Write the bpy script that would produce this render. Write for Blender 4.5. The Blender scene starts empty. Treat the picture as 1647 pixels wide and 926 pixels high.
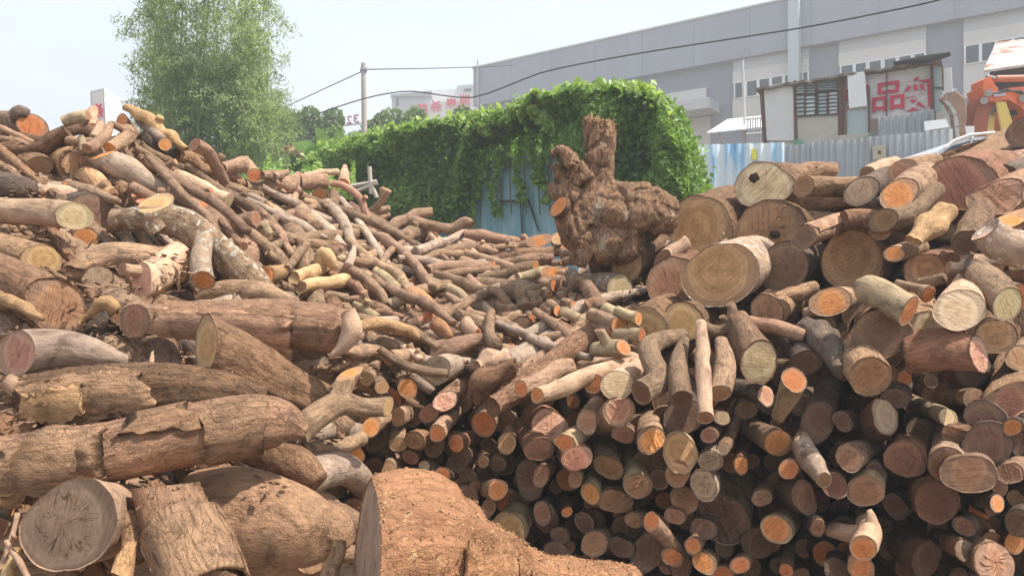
import bpy, math, random
import numpy as np
from mathutils import Vector, Matrix
R = math.radians
F = 1190.0; CX = 823.5; CY = 463.0; CH = 1.6      # lens in photo pixels, principal point, eye height
scene = bpy.context.scene
COL = scene.collection
# ------------------------------------------------------------------ camera, sky, sun, exposure
cd = bpy.data.cameras.new("camera"); cam = bpy.data.objects.new("camera", cd); COL.objects.link(cam)
cd.sensor_width = 36; cd.lens = 36*F/1647; cd.clip_end = 2000; cd.clip_start = .05
cam.location = (0, 0, CH); cam.rotation_euler = (R(90), 0, 0)
scene.camera = cam
SUN_EL, SUN_AZ = 60, 98         # azimuth clockwise from +Y (view direction)
sv = Vector((math.sin(R(SUN_AZ))*math.cos(R(SUN_EL)), math.cos(R(SUN_AZ))*math.cos(R(SUN_EL)), math.sin(R(SUN_EL))))
sl = bpy.data.lights.new("sun", 'SUN'); sl.energy = 5.0; sl.angle = R(.6); sl.color = (1, .93, .82)
so = bpy.data.objects.new("sun", sl); COL.objects.link(so); so.rotation_euler = sv.to_track_quat('Z', 'Y').to_euler(); so.location = (0, 0, 60)
w = bpy.data.worlds.new("World"); scene.world = w; w.use_nodes = True
nt = w.node_tree; bg = nt.nodes['Background']
sky = nt.nodes.new('ShaderNodeTexSky'); sky.sky_type = 'NISHITA'; sky.sun_disc = False
sky.sun_elevation = R(SUN_EL); sky.sun_rotation = R(SUN_AZ); sky.dust_density = 3.5; sky.air_density = 1.2; sky.ozone_density = 1.5
bg.inputs[1].default_value = .125
tc = nt.nodes.new('ShaderNodeTexCoord'); mp = nt.nodes.new('ShaderNodeMapping'); mp.inputs['Scale'].default_value = (1, 1, 3)
nz = nt.nodes.new('ShaderNodeTexNoise'); nz.inputs['Scale'].default_value = 1.7; nz.inputs['Detail'].default_value = 6; nz.inputs['Roughness'].default_value = .55
rp = nt.nodes.new('ShaderNodeValToRGB'); rp.color_ramp.elements[0].position = .35; rp.color_ramp.elements[1].position = .7
rp.color_ramp.elements[0].color = (.66, .66, .66, 1); rp.color_ramp.elements[1].color = (.95, .95, .95, 1)
mx = nt.nodes.new('ShaderNodeMix'); mx.data_type = 'RGBA'
mx.inputs[7].default_value = (4.7, 5.25, 6.0, 1)
L = nt.links.new
L(tc.outputs['Generated'], mp.inputs[0]); L(mp.outputs[0], nz.inputs[0]); L(nz.outputs[0], rp.inputs[0])
L(rp.outputs[0], mx.inputs[0]); L(sky.outputs[0], mx.inputs[6]); L(mx.outputs[2], bg.inputs[0])
scene.view_settings.view_transform = 'Standard'; scene.view_settings.look = 'None'
scene.view_settings.gamma = 1; scene.view_settings.exposure = .78; scene.view_settings.use_curve_mapping = False
scene.cycles.max_bounces = 6; scene.cycles.diffuse_bounces = 4; scene.cycles.transparent_max_bounces = 6
scene.cycles.use_denoising = True

# ------------------------------------------------------------------ helpers
def W(px, py, d): return np.array([(px-CX)/F*d, d, CH+(CY-py)/F*d])
def mesh_obj(name, v, f, mat, parent=None, smooth=True, attrs=None, mats=None, midx=None):
    me = bpy.data.meshes.new(name)
    me.from_pydata([tuple(map(float, p)) for p in v], [], [tuple(map(int, q)) for q in f])
    if attrs:
        for an, at, arr in attrs:
            a = me.attributes.new(an, at, 'POINT')
            if at == 'FLOAT_VECTOR': a.data.foreach_set('vector', np.asarray(arr, dtype=np.float32).ravel())
            else: a.data.foreach_set('value', np.asarray(arr, dtype=np.float32).ravel())
    if smooth: me.polygons.foreach_set('use_smooth', [True]*len(me.polygons))
    for m in (mats or [mat]): me.materials.append(m)
    if midx is not None: me.polygons.foreach_set('material_index', midx)
    me.update()
    o = bpy.data.objects.new(name, me); COL.objects.link(o)
    if parent is not None: o.parent = parent
    return o
def tag(o, label=None, cat=None, group=None, kind=None):
    if label: o['label'] = label
    if cat: o['category'] = cat
    if group: o['group'] = group
    if kind: o['kind'] = kind
    return o
def empty(name, loc=(0, 0, 0), label=None, cat=None, group=None):
    o = bpy.data.objects.new(name, None); COL.objects.link(o); o.location = loc; o.empty_display_size = .1
    return tag(o, label, cat, group)
class MB:
    "collects boxes, bars and prisms; coordinates are world ones"
    def __init__(s): s.v = []; s.f = []
    def add(s, v, f):
        n = len(s.v); s.v += [tuple(p) for p in v]; s.f += [tuple(i+n for i in q) for q in f]; return s
    def box(s, c, sx, sy, sz, ax=None):
        "box by centre; ax = optional 3 axis vectors"
        ax = ax or ((1, 0, 0), (0, 1, 0), (0, 0, 1)); A = [np.array(a, float) for a in ax]; c = np.array(c, float)
        v = [c+A[0]*sx/2*i+A[1]*sy/2*j+A[2]*sz/2*k for i in (-1, 1) for j in (-1, 1) for k in (-1, 1)]
        return s.add(v, [(0, 1, 3, 2), (4, 6, 7, 5), (0, 4, 5, 1), (2, 3, 7, 6), (0, 2, 6, 4), (1, 5, 7, 3)])
    def bar(s, a, b, r, n=8, r2=None):
        a = np.array(a, float); b = np.array(b, float); t = b-a; t /= np.linalg.norm(t)
        u = np.cross(t, (0, 0, 1.)); 
        if np.linalg.norm(u) < .01: u = np.cross(t, (0, 1., 0))
        u /= np.linalg.norm(u); w_ = np.cross(t, u); r2 = r if r2 is None else r2
        v = [a+(u*math.cos(k*2*math.pi/n)+w_*math.sin(k*2*math.pi/n))*r for k in range(n)]
        v += [b+(u*math.cos(k*2*math.pi/n)+w_*math.sin(k*2*math.pi/n))*r2 for k in range(n)]
        return s.add(v, [(k, (k+1) % n, n+(k+1) % n, n+k) for k in range(n)]+[tuple(range(n))[::-1], tuple(range(n, 2*n))])
    def prism(s, poly, off):
        "front polygon (world points) pushed by vector off"
        n = len(poly); off = np.array(off, float); v = [np.array(p, float) for p in poly]; v += [p+off for p in v]
        return s.add(v, [tuple(range(n)), tuple(range(n, 2*n))[::-1]]+[(k, n+k, n+(k+1) % n, (k+1) % n) for k in range(n)])
    def build(s, name, mat, parent=None, smooth=False):
        o = mesh_obj(name, s.v, s.f, mat, None, smooth)
        bm_fix(o)
        if parent is not None:
            o.parent = parent
            if tuple(parent.location) != (0, 0, 0):
                T = Matrix.Translation(-world_loc(parent)); o.data.transform(T)
        return o
def world_loc(p):
    l = Vector(p.location)
    while p.parent is not None: p = p.parent; l += Vector(p.location)
    return l
import bmesh
def bm_fix(o):
    bm = bmesh.new(); bm.from_mesh(o.data); bmesh.ops.recalc_face_normals(bm, faces=bm.faces); bm.to_mesh(o.data); bm.free()

# ------------------------------------------------------------------ materials
def newmat(name):
    m = bpy.data.materials.new(name); m.use_nodes = True; t = m.node_tree; b = t.nodes['Principled BSDF']
    b.inputs['Roughness'].default_value = .85; b.inputs['Specular IOR Level'].default_value = .2
    return m, t, b
def N(t, typ, **kw):
    n = t.nodes.new(typ)
    for k, v in kw.items():
        if k.startswith('i_'):
            key = k[2:]
            n.inputs[int(key) if key.isdigit() else key].default_value = v
        else: setattr(n, k, v)
    return n
def ramp(t, fac, stops):
    r = t.nodes.new('ShaderNodeValToRGB'); cr = r.color_ramp
    while len(cr.elements) < len(stops): cr.elements.new(.5)
    for e, (p, c) in zip(cr.elements, stops):
        e.position = p; e.color = (*c, 1) if len(c) == 3 else c
    t.links.new(fac, r.inputs[0]); return r
def mixc(t, f, a, b, mode='MIX'):
    m = t.nodes.new('ShaderNodeMix'); m.data_type = 'RGBA'; m.blend_type = mode
    for s, x in ((0, f), (6, a), (7, b)):
        if hasattr(x, 'links') or hasattr(x, 'is_linked'): t.links.new(x, m.inputs[s])
        elif s == 0: m.inputs[0].default_value = x
        else: m.inputs[s].default_value = (*x, 1)
    return m.outputs[2]
def math_(t, op, a, b=None, clamp=False):
    m = t.nodes.new('ShaderNodeMath'); m.operation = op; m.use_clamp = clamp
    for s, x in ((0, a), (1, b)):
        if x is None: continue
        if isinstance(x, (int, float)): m.inputs[s].default_value = x
        else: t.links.new(x, m.inputs[s])
    return m.outputs[0]
def tinted(t, col, lo=.72, hi=1.28, hue=.006):
    at = N(t, 'ShaderNodeAttribute', attribute_name='tint')
    mr = N(t, 'ShaderNodeMapRange'); mr.inputs[3].default_value = lo; mr.inputs[4].default_value = hi
    t.links.new(at.outputs['Fac'], mr.inputs[0])
    mh = N(t, 'ShaderNodeMath', operation='MULTIPLY_ADD'); mh.inputs[1].default_value = -2*hue; mh.inputs[2].default_value = .5+hue
    fr = math_(t, 'FRACT', math_(t, 'MULTIPLY', at.outputs['Fac'], 7.3)); t.links.new(fr, mh.inputs[0])
    h = t.nodes.new('ShaderNodeHueSaturation'); t.links.new(mh.outputs[0], h.inputs[0]); t.links.new(mr.outputs[0], h.inputs[2]); t.links.new(col, h.inputs[4])
    return h.outputs[0]
def bark_mat(name, c0, c1, c2, rough=1.0, crack=.5, patch=None, fib=1.0, scale=1.0, zs=.22):
    "c0 dark grooves, c1 main, c2 worn ridges; patch=(colour, amount, scale)"
    c0, c1, c2 = [(c[0]*1.05, c[1]*.97, c[2]*.91) for c in (c0, c1, c2)]
    m, t, b = newmat(name); lk = t.links.new
    at = N(t, 'ShaderNodeAttribute', attribute_name='bco')
    mpn = N(t, 'ShaderNodeMapping'); mpn.inputs['Scale'].default_value = (1, 1, zs); lk(at.outputs['Vector'], mpn.inputs[0])
    fibre = N(t, 'ShaderNodeTexNoise', i_Scale=60*scale, i_Detail=7.0, i_Roughness=.68, i_Distortion=.6); lk(mpn.outputs[0], fibre.inputs[0])
    big = N(t, 'ShaderNodeTexNoise', i_Scale=9*scale, i_Detail=5.0, i_Roughness=.6, i_Distortion=.8); lk(at.outputs['Vector'], big.inputs[0])
    fine = N(t, 'ShaderNodeTexNoise', i_Scale=170*scale, i_Detail=3.0, i_Roughness=.7); lk(at.outputs['Vector'], fine.inputs[0])
    base = ramp(t, fibre.outputs[0], [(.28, c0), (.47, c1), (.62, c1), (.78, c2)]).outputs[0]
    bigr = ramp(t, big.outputs[0], [(.3, (.5, .47, .44)), (.48, (1, 1, 1)), (.7, (1.38, 1.36, 1.33))]).outputs[0]
    col = mixc(t, .85, base, bigr, 'MULTIPLY')
    vo = N(t, 'ShaderNodeTexVoronoi', feature='DISTANCE_TO_EDGE', i_Scale=15*scale)
    mp2 = N(t, 'ShaderNodeMapping'); mp2.inputs['Scale'].default_value = (1.6, 1.6, .28)
    ds = N(t, 'ShaderNodeVectorMath', operation='MULTIPLY_ADD'); lk(big.outputs[1], ds.inputs[0]); ds.inputs[1].default_value = (.16, .16, .3); lk(at.outputs['Vector'], ds.inputs[2])
    lk(ds.outputs[0], mp2.inputs[0]); lk(mp2.outputs[0], vo.inputs[0])
    cr = ramp(t, vo.outputs[0], [(0, (0, 0, 0)), (.045, (1, 1, 1))]).outputs[0]
    if crack: col = mixc(t, crack*.55, col, mixc(t, cr, c0, col))
    if patch:
        pn = N(t, 'ShaderNodeTexNoise', i_Scale=patch[2], i_Detail=6.0, i_Roughness=.62); lk(at.outputs['Vector'], pn.inputs[0])
        pr = ramp(t, pn.outputs[0], [(patch[1], (0, 0, 0)), (patch[1]+.07, (1, 1, 1))]).outputs[0]
        col = mixc(t, pr, col, patch[0])
    col = tinted(t, col)
    lk(col, b.inputs['Base Color'])
    h = math_(t, 'ADD', math_(t, 'MULTIPLY', fibre.outputs[0], 1.0*fib), math_(t, 'MULTIPLY', fine.outputs[0], .25))
    h = math_(t, 'ADD', h, math_(t, 'MULTIPLY', cr, .5*crack))
    h = math_(t, 'ADD', h, math_(t, 'MULTIPLY', big.outputs[0], 1.2))
    bp = N(t, 'ShaderNodeBump', i_Strength=.75*rough, i_Distance=.02); lk(h, bp.inputs['Height']); lk(bp.outputs[0], b.inputs['Normal'])
    return m
def cut_mat(name, cin, cout, rim, rings=.35, saw=.35, crack=.5, freq=42, blot=.3):
    m, t, b = newmat(name); lk = t.links.new
    at = N(t, 'ShaderNodeAttribute', attribute_name='cco')
    sp = N(t, 'ShaderNodeSeparateXYZ'); lk(at.outputs['Vector'], sp.inputs[0])
    sd = math_(t, 'MULTIPLY', sp.outputs[2], 37.0)
    nv = N(t, 'ShaderNodeCombineXYZ'); lk(sp.outputs[0], nv.inputs[0]); lk(sp.outputs[1], nv.inputs[1]); lk(sd, nv.inputs[2])
    ns = N(t, 'ShaderNodeTexNoise', i_Scale=1.6, i_Detail=3.0); lk(nv.outputs[0], ns.inputs[0])
    x = math_(t, 'ADD', sp.outputs[0], math_(t, 'MULTIPLY', math_(t, 'SINE', sd), .14))
    y = math_(t, 'ADD', sp.outputs[1], math_(t, 'MULTIPLY', math_(t, 'COSINE', sd), .14))
    rr = math_(t, 'SQRT', math_(t, 'ADD', math_(t, 'MULTIPLY', x, x), math_(t, 'MULTIPLY', y, y)))
    rd = math_(t, 'ADD', rr, math_(t, 'MULTIPLY', math_(t, 'SUBTRACT', ns.outputs[0], .5), .35))
    w1 = math_(t, 'SINE', math_(t, 'MULTIPLY', rd, float(freq)))
    w2 = math_(t, 'SINE', math_(t, 'MULTIPLY', rd, freq*.37))
    rg = math_(t, 'ADD', math_(t, 'MULTIPLY', w1, .3), math_(t, 'MULTIPLY', w2, .3)); rg = math_(t, 'ADD', rg, .5, True)
    col = ramp(t, rd, [(0, tuple(c*.8 for c in cin)), (.12, cin), (.62, cin), (.86, cout), (1, rim)]).outputs[0]
    dk = mixc(t, 1.0, col, (.62, .56, .5), 'MULTIPLY')
    col = mixc(t, math_(t, 'MULTIPLY', rg, rings), col, dk)
    # saw marks: noise stretched across the face in a random direction
    vr = N(t, 'ShaderNodeVectorRotate', rotation_type='Z_AXIS'); lk(nv.outputs[0], vr.inputs['Vector']); lk(sd, vr.inputs['Angle'])
    ms = N(t, 'ShaderNodeMapping'); ms.inputs['Scale'].default_value = (.7, 13, 1); lk(vr.outputs[0], ms.inputs[0])
    sn = N(t, 'ShaderNodeTexNoise', i_Scale=1.4, i_Detail=4.0, i_Roughness=.6); lk(ms.outputs[0], sn.inputs[0])
    sr = ramp(t, sn.outputs[0], [(.3, (.45, .4, .36)), (.5, (1, 1, 1)), (.7, (1.2, 1.18, 1.15))]).outputs[0]
    col = mixc(t, saw, col, mixc(t, 1.0, col, sr, 'MULTIPLY'))
    bl = N(t, 'ShaderNodeTexNoise', i_Scale=3.2, i_Detail=6.0, i_Roughness=.7); lk(nv.outputs[0], bl.inputs[0])
    br = ramp(t, bl.outputs[0], [(.32, (.5, .44, .4)), (.52, (1, 1, 1)), (.75, (1.15, 1.12, 1.1))]).outputs[0]
    col = mixc(t, blot, col, mixc(t, 1.0, col, br, 'MULTIPLY'))
    ang = N(t, 'ShaderNodeMath', operation='ARCTAN2'); lk(y, ang.inputs[0]); lk(x, ang.inputs[1])
    av = N(t, 'ShaderNodeCombineXYZ'); lk(ang.outputs[0], av.inputs[0]); lk(math_(t, 'MULTIPLY', rr, .4), av.inputs[1]); lk(sd, av.inputs[2])
    an = N(t, 'ShaderNodeTexNoise', i_Scale=2.3, i_Detail=1.5); lk(av.outputs[0], an.inputs[0])
    ck = math_(t, 'ABSOLUTE', math_(t, 'SUBTRACT', an.outputs[0], .5))
    ckr = ramp(t, ck, [(0, (1, 1, 1)), (.018, (0, 0, 0))]).outputs[0]
    fade = ramp(t, rr, [(.0, (1, 1, 1)), (.55, (1, 1, 1)), (.8, (0, 0, 0))]).outputs[0]
    cf = math_(t, 'MULTIPLY', math_(t, 'MULTIPLY', ckr, fade), crack)
    col = mixc(t, cf, col, tuple(c*.16 for c in cin))
    lk(tinted(t, col, .8, 1.2, .01), b.inputs['Base Color'])
    h = math_(t, 'ADD', sn.outputs[0], math_(t, 'MULTIPLY', bl.outputs[0], .6)); h = math_(t, 'SUBTRACT', h, math_(t, 'MULTIPLY', cf, .5))
    bp = N(t, 'ShaderNodeBump', i_Strength=.5, i_Distance=.012); lk(h, bp.inputs['Height']); lk(bp.outputs[0], b.inputs['Normal'])
    b.inputs['Roughness'].default_value = .8
    return m
BK = {
 'g': bark_mat('bark grey brown', (.12, .08, .055), (.35, .24, .165), (.50, .385, .285), 1.4, .25, ((.21, .14, .095), .60, 17)),
 'b': bark_mat('bark rough brown', (.07, .04, .026), (.30, .185, .115), (.50, .345, .235), 1.7, .35),
 'r': bark_mat('bark red brown', (.10, .05, .03), (.30, .165, .105), (.46, .29, .2), 1.2, .4),
 'w': bark_mat('peeled pale wood', (.20, .13, .085), (.43, .31, .22), (.60, .48, .37), .7, .15),
 's': bark_mat('weathered silver wood', (.11, .08, .065), (.35, .28, .225), (.56, .49, .43), .8, .15),
 'l': bark_mat('lichened bark', (.09, .06, .04), (.30, .215, .145), (.46, .36, .26), 1.3, .5, ((.56, .55, .46), .56, 26)),
 'o': bark_mat('ochre split bark', (.18, .10, .05), (.45, .29, .16), (.60, .43, .27), 1.2, .3),
 'y': bark_mat('pale yellow peeled wood', (.28, .18, .09), (.54, .39, .22), (.68, .53, .34), .7, .1),
 'n': bark_mat('greenish bark', (.13, .10, .06), (.34, .275, .18), (.48, .42, .30), .6, .1),
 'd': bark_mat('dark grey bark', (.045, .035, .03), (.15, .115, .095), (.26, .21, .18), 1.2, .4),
 'p': bark_mat('pink flushed bark', (.18, .10, .07), (.42, .265, .185), (.60, .43, .33), 1.0, .3),
 'f': bark_mat('white flecked bark', (.14, .1, .075), (.38, .29, .22), (.52, .44, .36), .9, .2, ((.62, .56, .5), .56, 24)),
 'x': bark_mat('flaking tan bark', (.13, .075, .045), (.41, .265, .17), (.60, .43, .30), 2.0, .25, ((.30, .18, .12), .58, 11)),
 'q': bark_mat('smooth brown inner wood', (.11, .06, .038), (.31, .19, .125), (.48, .335, .235), 1.4, .15, ((.26, .165, .115), .60, 6)),
 'c': bark_mat('sawdusted red wood', (.18, .085, .045), (.39, .215, .12), (.56, .34, .2), 2.2, .1, ((.62, .40, .20), .60, 34), .5, .8, .75),
}
CT = {
 'O': cut_mat('cut orange wood', (.64, .245, .09), (.66, .29, .125), (.45, .24, .14), .06, .65, .4, blot=.5),
 'T': cut_mat('cut tan ringed wood', (.50, .29, .14), (.58, .37, .20), (.42, .26, .145), .5, .3, .4),
 'B': cut_mat('cut brown wood', (.34, .18, .10), (.39, .225, .13), (.28, .17, .11), .1, .6, .7, blot=.5),
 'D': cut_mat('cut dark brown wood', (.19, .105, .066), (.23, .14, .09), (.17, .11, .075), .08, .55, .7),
 'P': cut_mat('cut pinkish wood', (.56, .30, .20), (.62, .38, .27), (.44, .28, .19), .2, .7, .4),
 'Y': cut_mat('cut pale yellow wood', (.60, .45, .25), (.66, .52, .33), (.46, .36, .2), .25, .6, .4, blot=.4),
 'G': cut_mat('cut weathered grey wood', (.40, .28, .18), (.46, .34, .23), (.30, .21, .14), .4, .35, .9),
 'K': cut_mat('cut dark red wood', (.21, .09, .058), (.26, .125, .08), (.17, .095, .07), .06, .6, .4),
 'W': cut_mat('cut cream wood', (.60, .44, .28), (.66, .52, .36), (.45, .34, .23), .3, .7, .4),
 'C': cut_mat('cut grey brown board wood', (.34, .235, .165), (.37, .26, .185), (.33, .22, .15), .12, .5, .1, blot=.7),
}
# ------------------------------------------------------------------ log builder
rng = np.random.default_rng(5)
def snoise(P, seed, freq, n=7):
    g = np.random.default_rng(seed); K = g.normal(size=(n, 3))*freq; ph = g.uniform(0, 6.28, n)
    return np.sin(P @ K.T+ph).mean(axis=1)*1.6
def resample(P, r, step):
    P = np.asarray(P, float); r = np.asarray(r, float); n = len(P)
    if n == 2: Q = P; q = r; T = np.array([0, 1.])
    E = np.vstack([2*P[0]-P[1], P, 2*P[-1]-P[-2]]); er = np.concatenate([[r[0]], r, [r[-1]]])
    out = []; ro = []
    for i in range(n-1):
        L_ = np.linalg.norm(P[i+1]-P[i]); m = max(2, int(L_/step))
        for k in range(m):
            t = k/m; a, b_, c, d = E[i], E[i+1], E[i+2], E[i+3]
            out.append(.5*((2*b_)+(c-a)*t+(2*a-5*b_+4*c-d)*t*t+(3*b_-a-3*c+d)*t**3))
            a, b_, c, d = er[i], er[i+1], er[i+2], er[i+3]
            ro.append(.5*((2*b_)+(c-a)*t+(2*a-5*b_+4*c-d)*t*t+(3*b_-a-3*c+d)*t**3))
    out.append(P[-1]); ro.append(r[-1])
    return np.array(out), np.maximum(np.array(ro), .003)
def tube(P, r, seed, seg=20, lump=.05, step=None, prof=None, n0=None, n1=None, torn0=0, torn1=0, bt=.07, caps=(1, 1), flute=.03, oval=.08, plates=0, iso=0):
    """one limb as a swept surface -> dict(bark verts, faces, bco, caps)"""
    g = np.random.default_rng(seed); rm = float(np.mean(r))
    step = step or max(.02, rm*.45)
    C, rad = resample(P, r, step); n = len(C)
    T = np.gradient(C, axis=0); T /= np.linalg.norm(T, axis=1)[:, None]
    s = np.concatenate([[0], np.cumsum(np.linalg.norm(np.diff(C, axis=0), axis=1))])
    X = np.array([1., 0, 0]); Z = np.array([0, 0, 1.])
    ref = X if abs(T[0] @ X) < .85 else Z
    u = ref-T[0]*(ref @ T[0]); u /= np.linalg.norm(u); U = [u]
    for i in range(1, n):
        u = U[-1]-T[i]*(U[-1] @ T[i]); U.append(u/np.linalg.norm(u))
    U = np.array(U); V = np.cross(U, T)
    if (V[0] @ Z if ref is X else V[0] @ X) < 0: V = -V
    th = np.arange(seg)*2*math.pi/seg
    tt, ss = np.meshgrid(th, s); sc = ss/rm
    q = np.stack([np.cos(tt).ravel(), np.sin(tt).ravel(), sc.ravel()*.45], 1)
    k = 1+lump*snoise(q, seed, 1.6)+lump*.5*snoise(q, seed+1, 3.6)
    q2 = np.stack([np.cos(tt).ravel()*3.3, np.sin(tt).ravel()*3.3, sc.ravel()*.35], 1)
    k += flute*snoise(q2, seed+2, 1.7, 9)
    ph = g.uniform(0, 6.28); k = k.reshape(n, seg)*(1+oval*np.cos(2*(tt-ph)))
    if iso:
        q5 = np.stack([np.cos(tt).ravel(), np.sin(tt).ravel(), sc.ravel()], 1)
        n5 = snoise(q5, seed+6, 5, 14); k += (iso*(np.abs(n5)*1.1+snoise(q5, seed+7, 12, 14)*.45+snoise(q5, seed+8, 26, 14)*.25)).reshape(n, seg)
    if plates:
        q3 = np.stack([np.cos(tt).ravel()*2.2, np.sin(tt).ravel()*2.2, sc.ravel()*.35], 1); w3 = snoise(q3, seed+3, 2.2, 12)
        q4 = np.stack([np.cos(tt).ravel()*7, np.sin(tt).ravel()*7, sc.ravel()*.6], 1)
        k += (plates*(np.tanh(w3*9)*.6+np.abs(snoise(q4, seed+4, 1.6, 11))*.9)).reshape(n, seg)
    if prof is not None:
        pa = np.interp(th, np.linspace(0, 2*math.pi, len(prof)+1), list(prof)+[prof[0]]); k = k*pa[None, :]
    rr = rad[:, None]*k
    V3 = C[:, None, :]+rr[..., None]*(np.cos(tt)[..., None]*U[:, None, :]+np.sin(tt)[..., None]*V[:, None, :])
    # oblique cuts
    S3 = ss.copy()
    for end, nn in ((0, n0), (1, n1)):
        i0 = 0 if end == 0 else n-1; a = T[i0]
        if nn is None:
            nn = a*(-1 if end == 0 else 1)+g.normal(size=3)*.13
        nn = np.asarray(nn, float)/np.linalg.norm(nn)
        den = nn @ a
        if abs(den) < .3: den = .3*(1 if den >= 0 else -1)
        off = -((V3[i0]-C[i0]) @ nn)/den; off = np.clip(off, -2.2*rad[i0], 2.2*rad[i0])
        dist = s if end == 0 else s[-1]-s
        wt = np.clip(1-dist/(3.2*rad[i0]+1e-6), 0, 1)
        V3 = V3+(wt[:, None]*off[None, :])[..., None]*a[None, None, :]; S3 = S3+wt[:, None]*off[None, :]
    bco = np.stack([rr*np.cos(tt), rr*np.sin(tt), S3], -1)+g.uniform(-40, 40, 3)
    vs = V3.reshape(-1, 3); bc = bco.reshape(-1, 3)
    j = np.arange(seg); j2 = (j+1) % seg; fs = []
    for i in range(n-1):
        fs.append(np.stack([i*seg+j, i*seg+j2, (i+1)*seg+j2, (i+1)*seg+j], 1))
    fs = np.vstack(fs); cps = []
    for end, on, torn in ((0, caps[0], torn0), (1, caps[1], torn1)):
        i0 = 0 if end == 0 else n-1; loop = V3[i0]; c = loop.mean(0); a = T[i0]*(-1 if end == 0 else 1)
        if not on:
            cps.append(None); base = len(vs); vs = np.vstack([vs, c]); bc = np.vstack([bc, bc[i0*seg:i0*seg+seg].mean(0)])
            fs = np.vstack([fs, np.stack([i0*seg+j, i0*seg+j2, np.full(seg, base), np.full(seg, base)], 1)]); continue
        inner = c+(loop-c)*(1-bt)-a*rad[i0]*.02
        base = len(vs); vs = np.vstack([vs, inner]); bc = np.vstack([bc, bc[i0*seg:i0*seg+seg]*1.0])
        fs = np.vstack([fs, np.stack([i0*seg+j, i0*seg+j2, base+j2, base+j], 1)])
        fr = [1, .86, .7, .54, .38, .22, .1]
        cv = []; cc = []
        pr = (np.linalg.norm(loop-c, axis=1)/max(rad[i0], 1e-6))
        for f_ in fr:
            p = c+(inner-c)*f_
            xy = np.stack([np.cos(th)*pr*f_*(1-bt), np.sin(th)*pr*f_*(1-bt), np.zeros(seg)], 1)
            d = snoise(xy*1.0, seed+9, 3.2)*rad[i0]*.02
            if torn: ca, sa = math.cos(seed*1.7), math.sin(seed*1.7); xr = np.stack([xy[:, 0]*ca-xy[:, 1]*sa, xy[:, 0]*sa+xy[:, 1]*ca, xy[:, 2]], 1); d = d+(np.abs(snoise(xr*np.array([5.5, .5, 1]), seed+10, 2.6))*.55+snoise(xr, seed+12, 1.3)*.5)*rad[i0]*torn*(1 if f_ < .99 else .6)
            cv.append(p+a[None, :]*(d*(0 if f_ == 1 and not torn else 1))[:, None]); cc.append(xy)
        cv.append(c[None]-a*0); cc.append(np.zeros((1, 3)))
        cv = np.vstack(cv); cc = np.vstack(cc); cc[:, 2] = g.uniform(0, 1)
        cf = []
        for i in range(len(fr)-1): cf.append(np.stack([i*seg+j, i*seg+j2, (i+1)*seg+j2, (i+1)*seg+j], 1))
        cf = [tuple(x) for x in np.vstack(cf)]; last = (len(fr)-1)*seg; cf += [(last+a_, last+b_, len(cv)-1) for a_, b_ in zip(j, j2)]
        if end == 1: cf = [x[::-1] for x in cf]
        cps.append((cv, cf, cc))
    ff = [tuple(x[:3]) if x[2] == x[3] else tuple(x) for x in fs]
    return dict(v=vs, f=ff, b=bc, caps=cps, C=C, T=T, U=U, V=V, rad=rad, s=s)
# ------------------------------------------------------------------ shape of the heaps: how far away the pile's surface lies
DP = np.array([(110,845,2.3),(300,850,2.4),(250,700,2.6),(440,800,2.6),(620,900,3.5),(900,900,3.75),(760,926,3.75),(20,900,2.3),(0,700,2.6),
(240,620,3.0),(40,570,3.1),(400,520,3.4),(220,520,3.5),(90,490,3.5),(270,440,3.9),(60,410,3.9),(60,345,4.2),(200,340,4.4),(380,390,4.6),
(120,260,4.9),(50,200,5.3),(200,240,5.1),(230,180,5.6),(400,300,6.1),(320,280,5.7),(440,480,4.4),(550,430,5.3),(520,560,4.0),(600,650,3.9),(530,700,3.5),
(640,600,4.2),(700,540,4.6),(650,480,5.1),(700,430,6.0),(620,350,7.2),(500,290,6.8),(560,300,7.2),(700,360,7.4),(850,390,7.0),(850,450,5.8),(780,400,6.5),(900,520,4.9),(800,600,4.1),(900,400,6.5),
(700,720,4.0),(560,750,3.8),(900,750,3.8),(1100,700,3.7),(1100,900,3.7),(1300,750,3.6),(1600,750,3.45),(1600,900,3.45),(1400,900,3.55),(1400,600,3.6),(1200,600,3.75),(1000,620,3.8),(700,850,3.95),
(1050,540,4.4),(1200,500,4.5),(1400,500,4.0),(1600,480,3.8),(1150,440,4.9),(1130,365,5.3),(1230,295,5.4),(1240,370,5.2),(1370,420,4.9),(1400,330,4.8),(1540,290,5.0),(1600,370,4.4),(1640,230,5.9),
(960,400,5.7),(950,250,5.7),(1350,300,5.4),(1000,450,5.2)], float)
def DEP(px, py):
    d2 = ((DP[:, 0]-px)**2+((DP[:, 1]-py)*1.3)**2)+400; w_ = d2**-1.6
    return float((w_*DP[:, 2]).sum()/w_.sum())
CUTNAME = {'O': 'orange', 'T': 'tan', 'B': 'brown', 'D': 'dark brown', 'P': 'pinkish', 'Y': 'pale yellow', 'G': 'grey', 'K': 'dark red', 'W': 'cream', 'C': 'grey brown'}
BKNAME = {'g': 'grey brown', 'q': 'smooth brown', 'b': 'rough brown', 'r': 'reddish brown', 'w': 'peeled pale', 's': 'weathered silver', 'l': 'lichened', 'o': 'ochre', 'y': 'pale yellow', 'n': 'greenish', 'd': 'dark grey', 'p': 'pink tinged', 'f': 'white flecked', 'x': 'flaking tan', 'c': 'sawdust covered'}
LOGS = []     # records for the labels
seedc = [100]
def join(tubes):
    v = []; f = []; b = []; n = 0
    for t in tubes:
        v.append(t['v']); b.append(t['b']); f += [tuple(i+n for i in q) for q in t['f']]; n += len(t['v'])
    return np.vstack(v), f, np.vstack(b)
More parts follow.
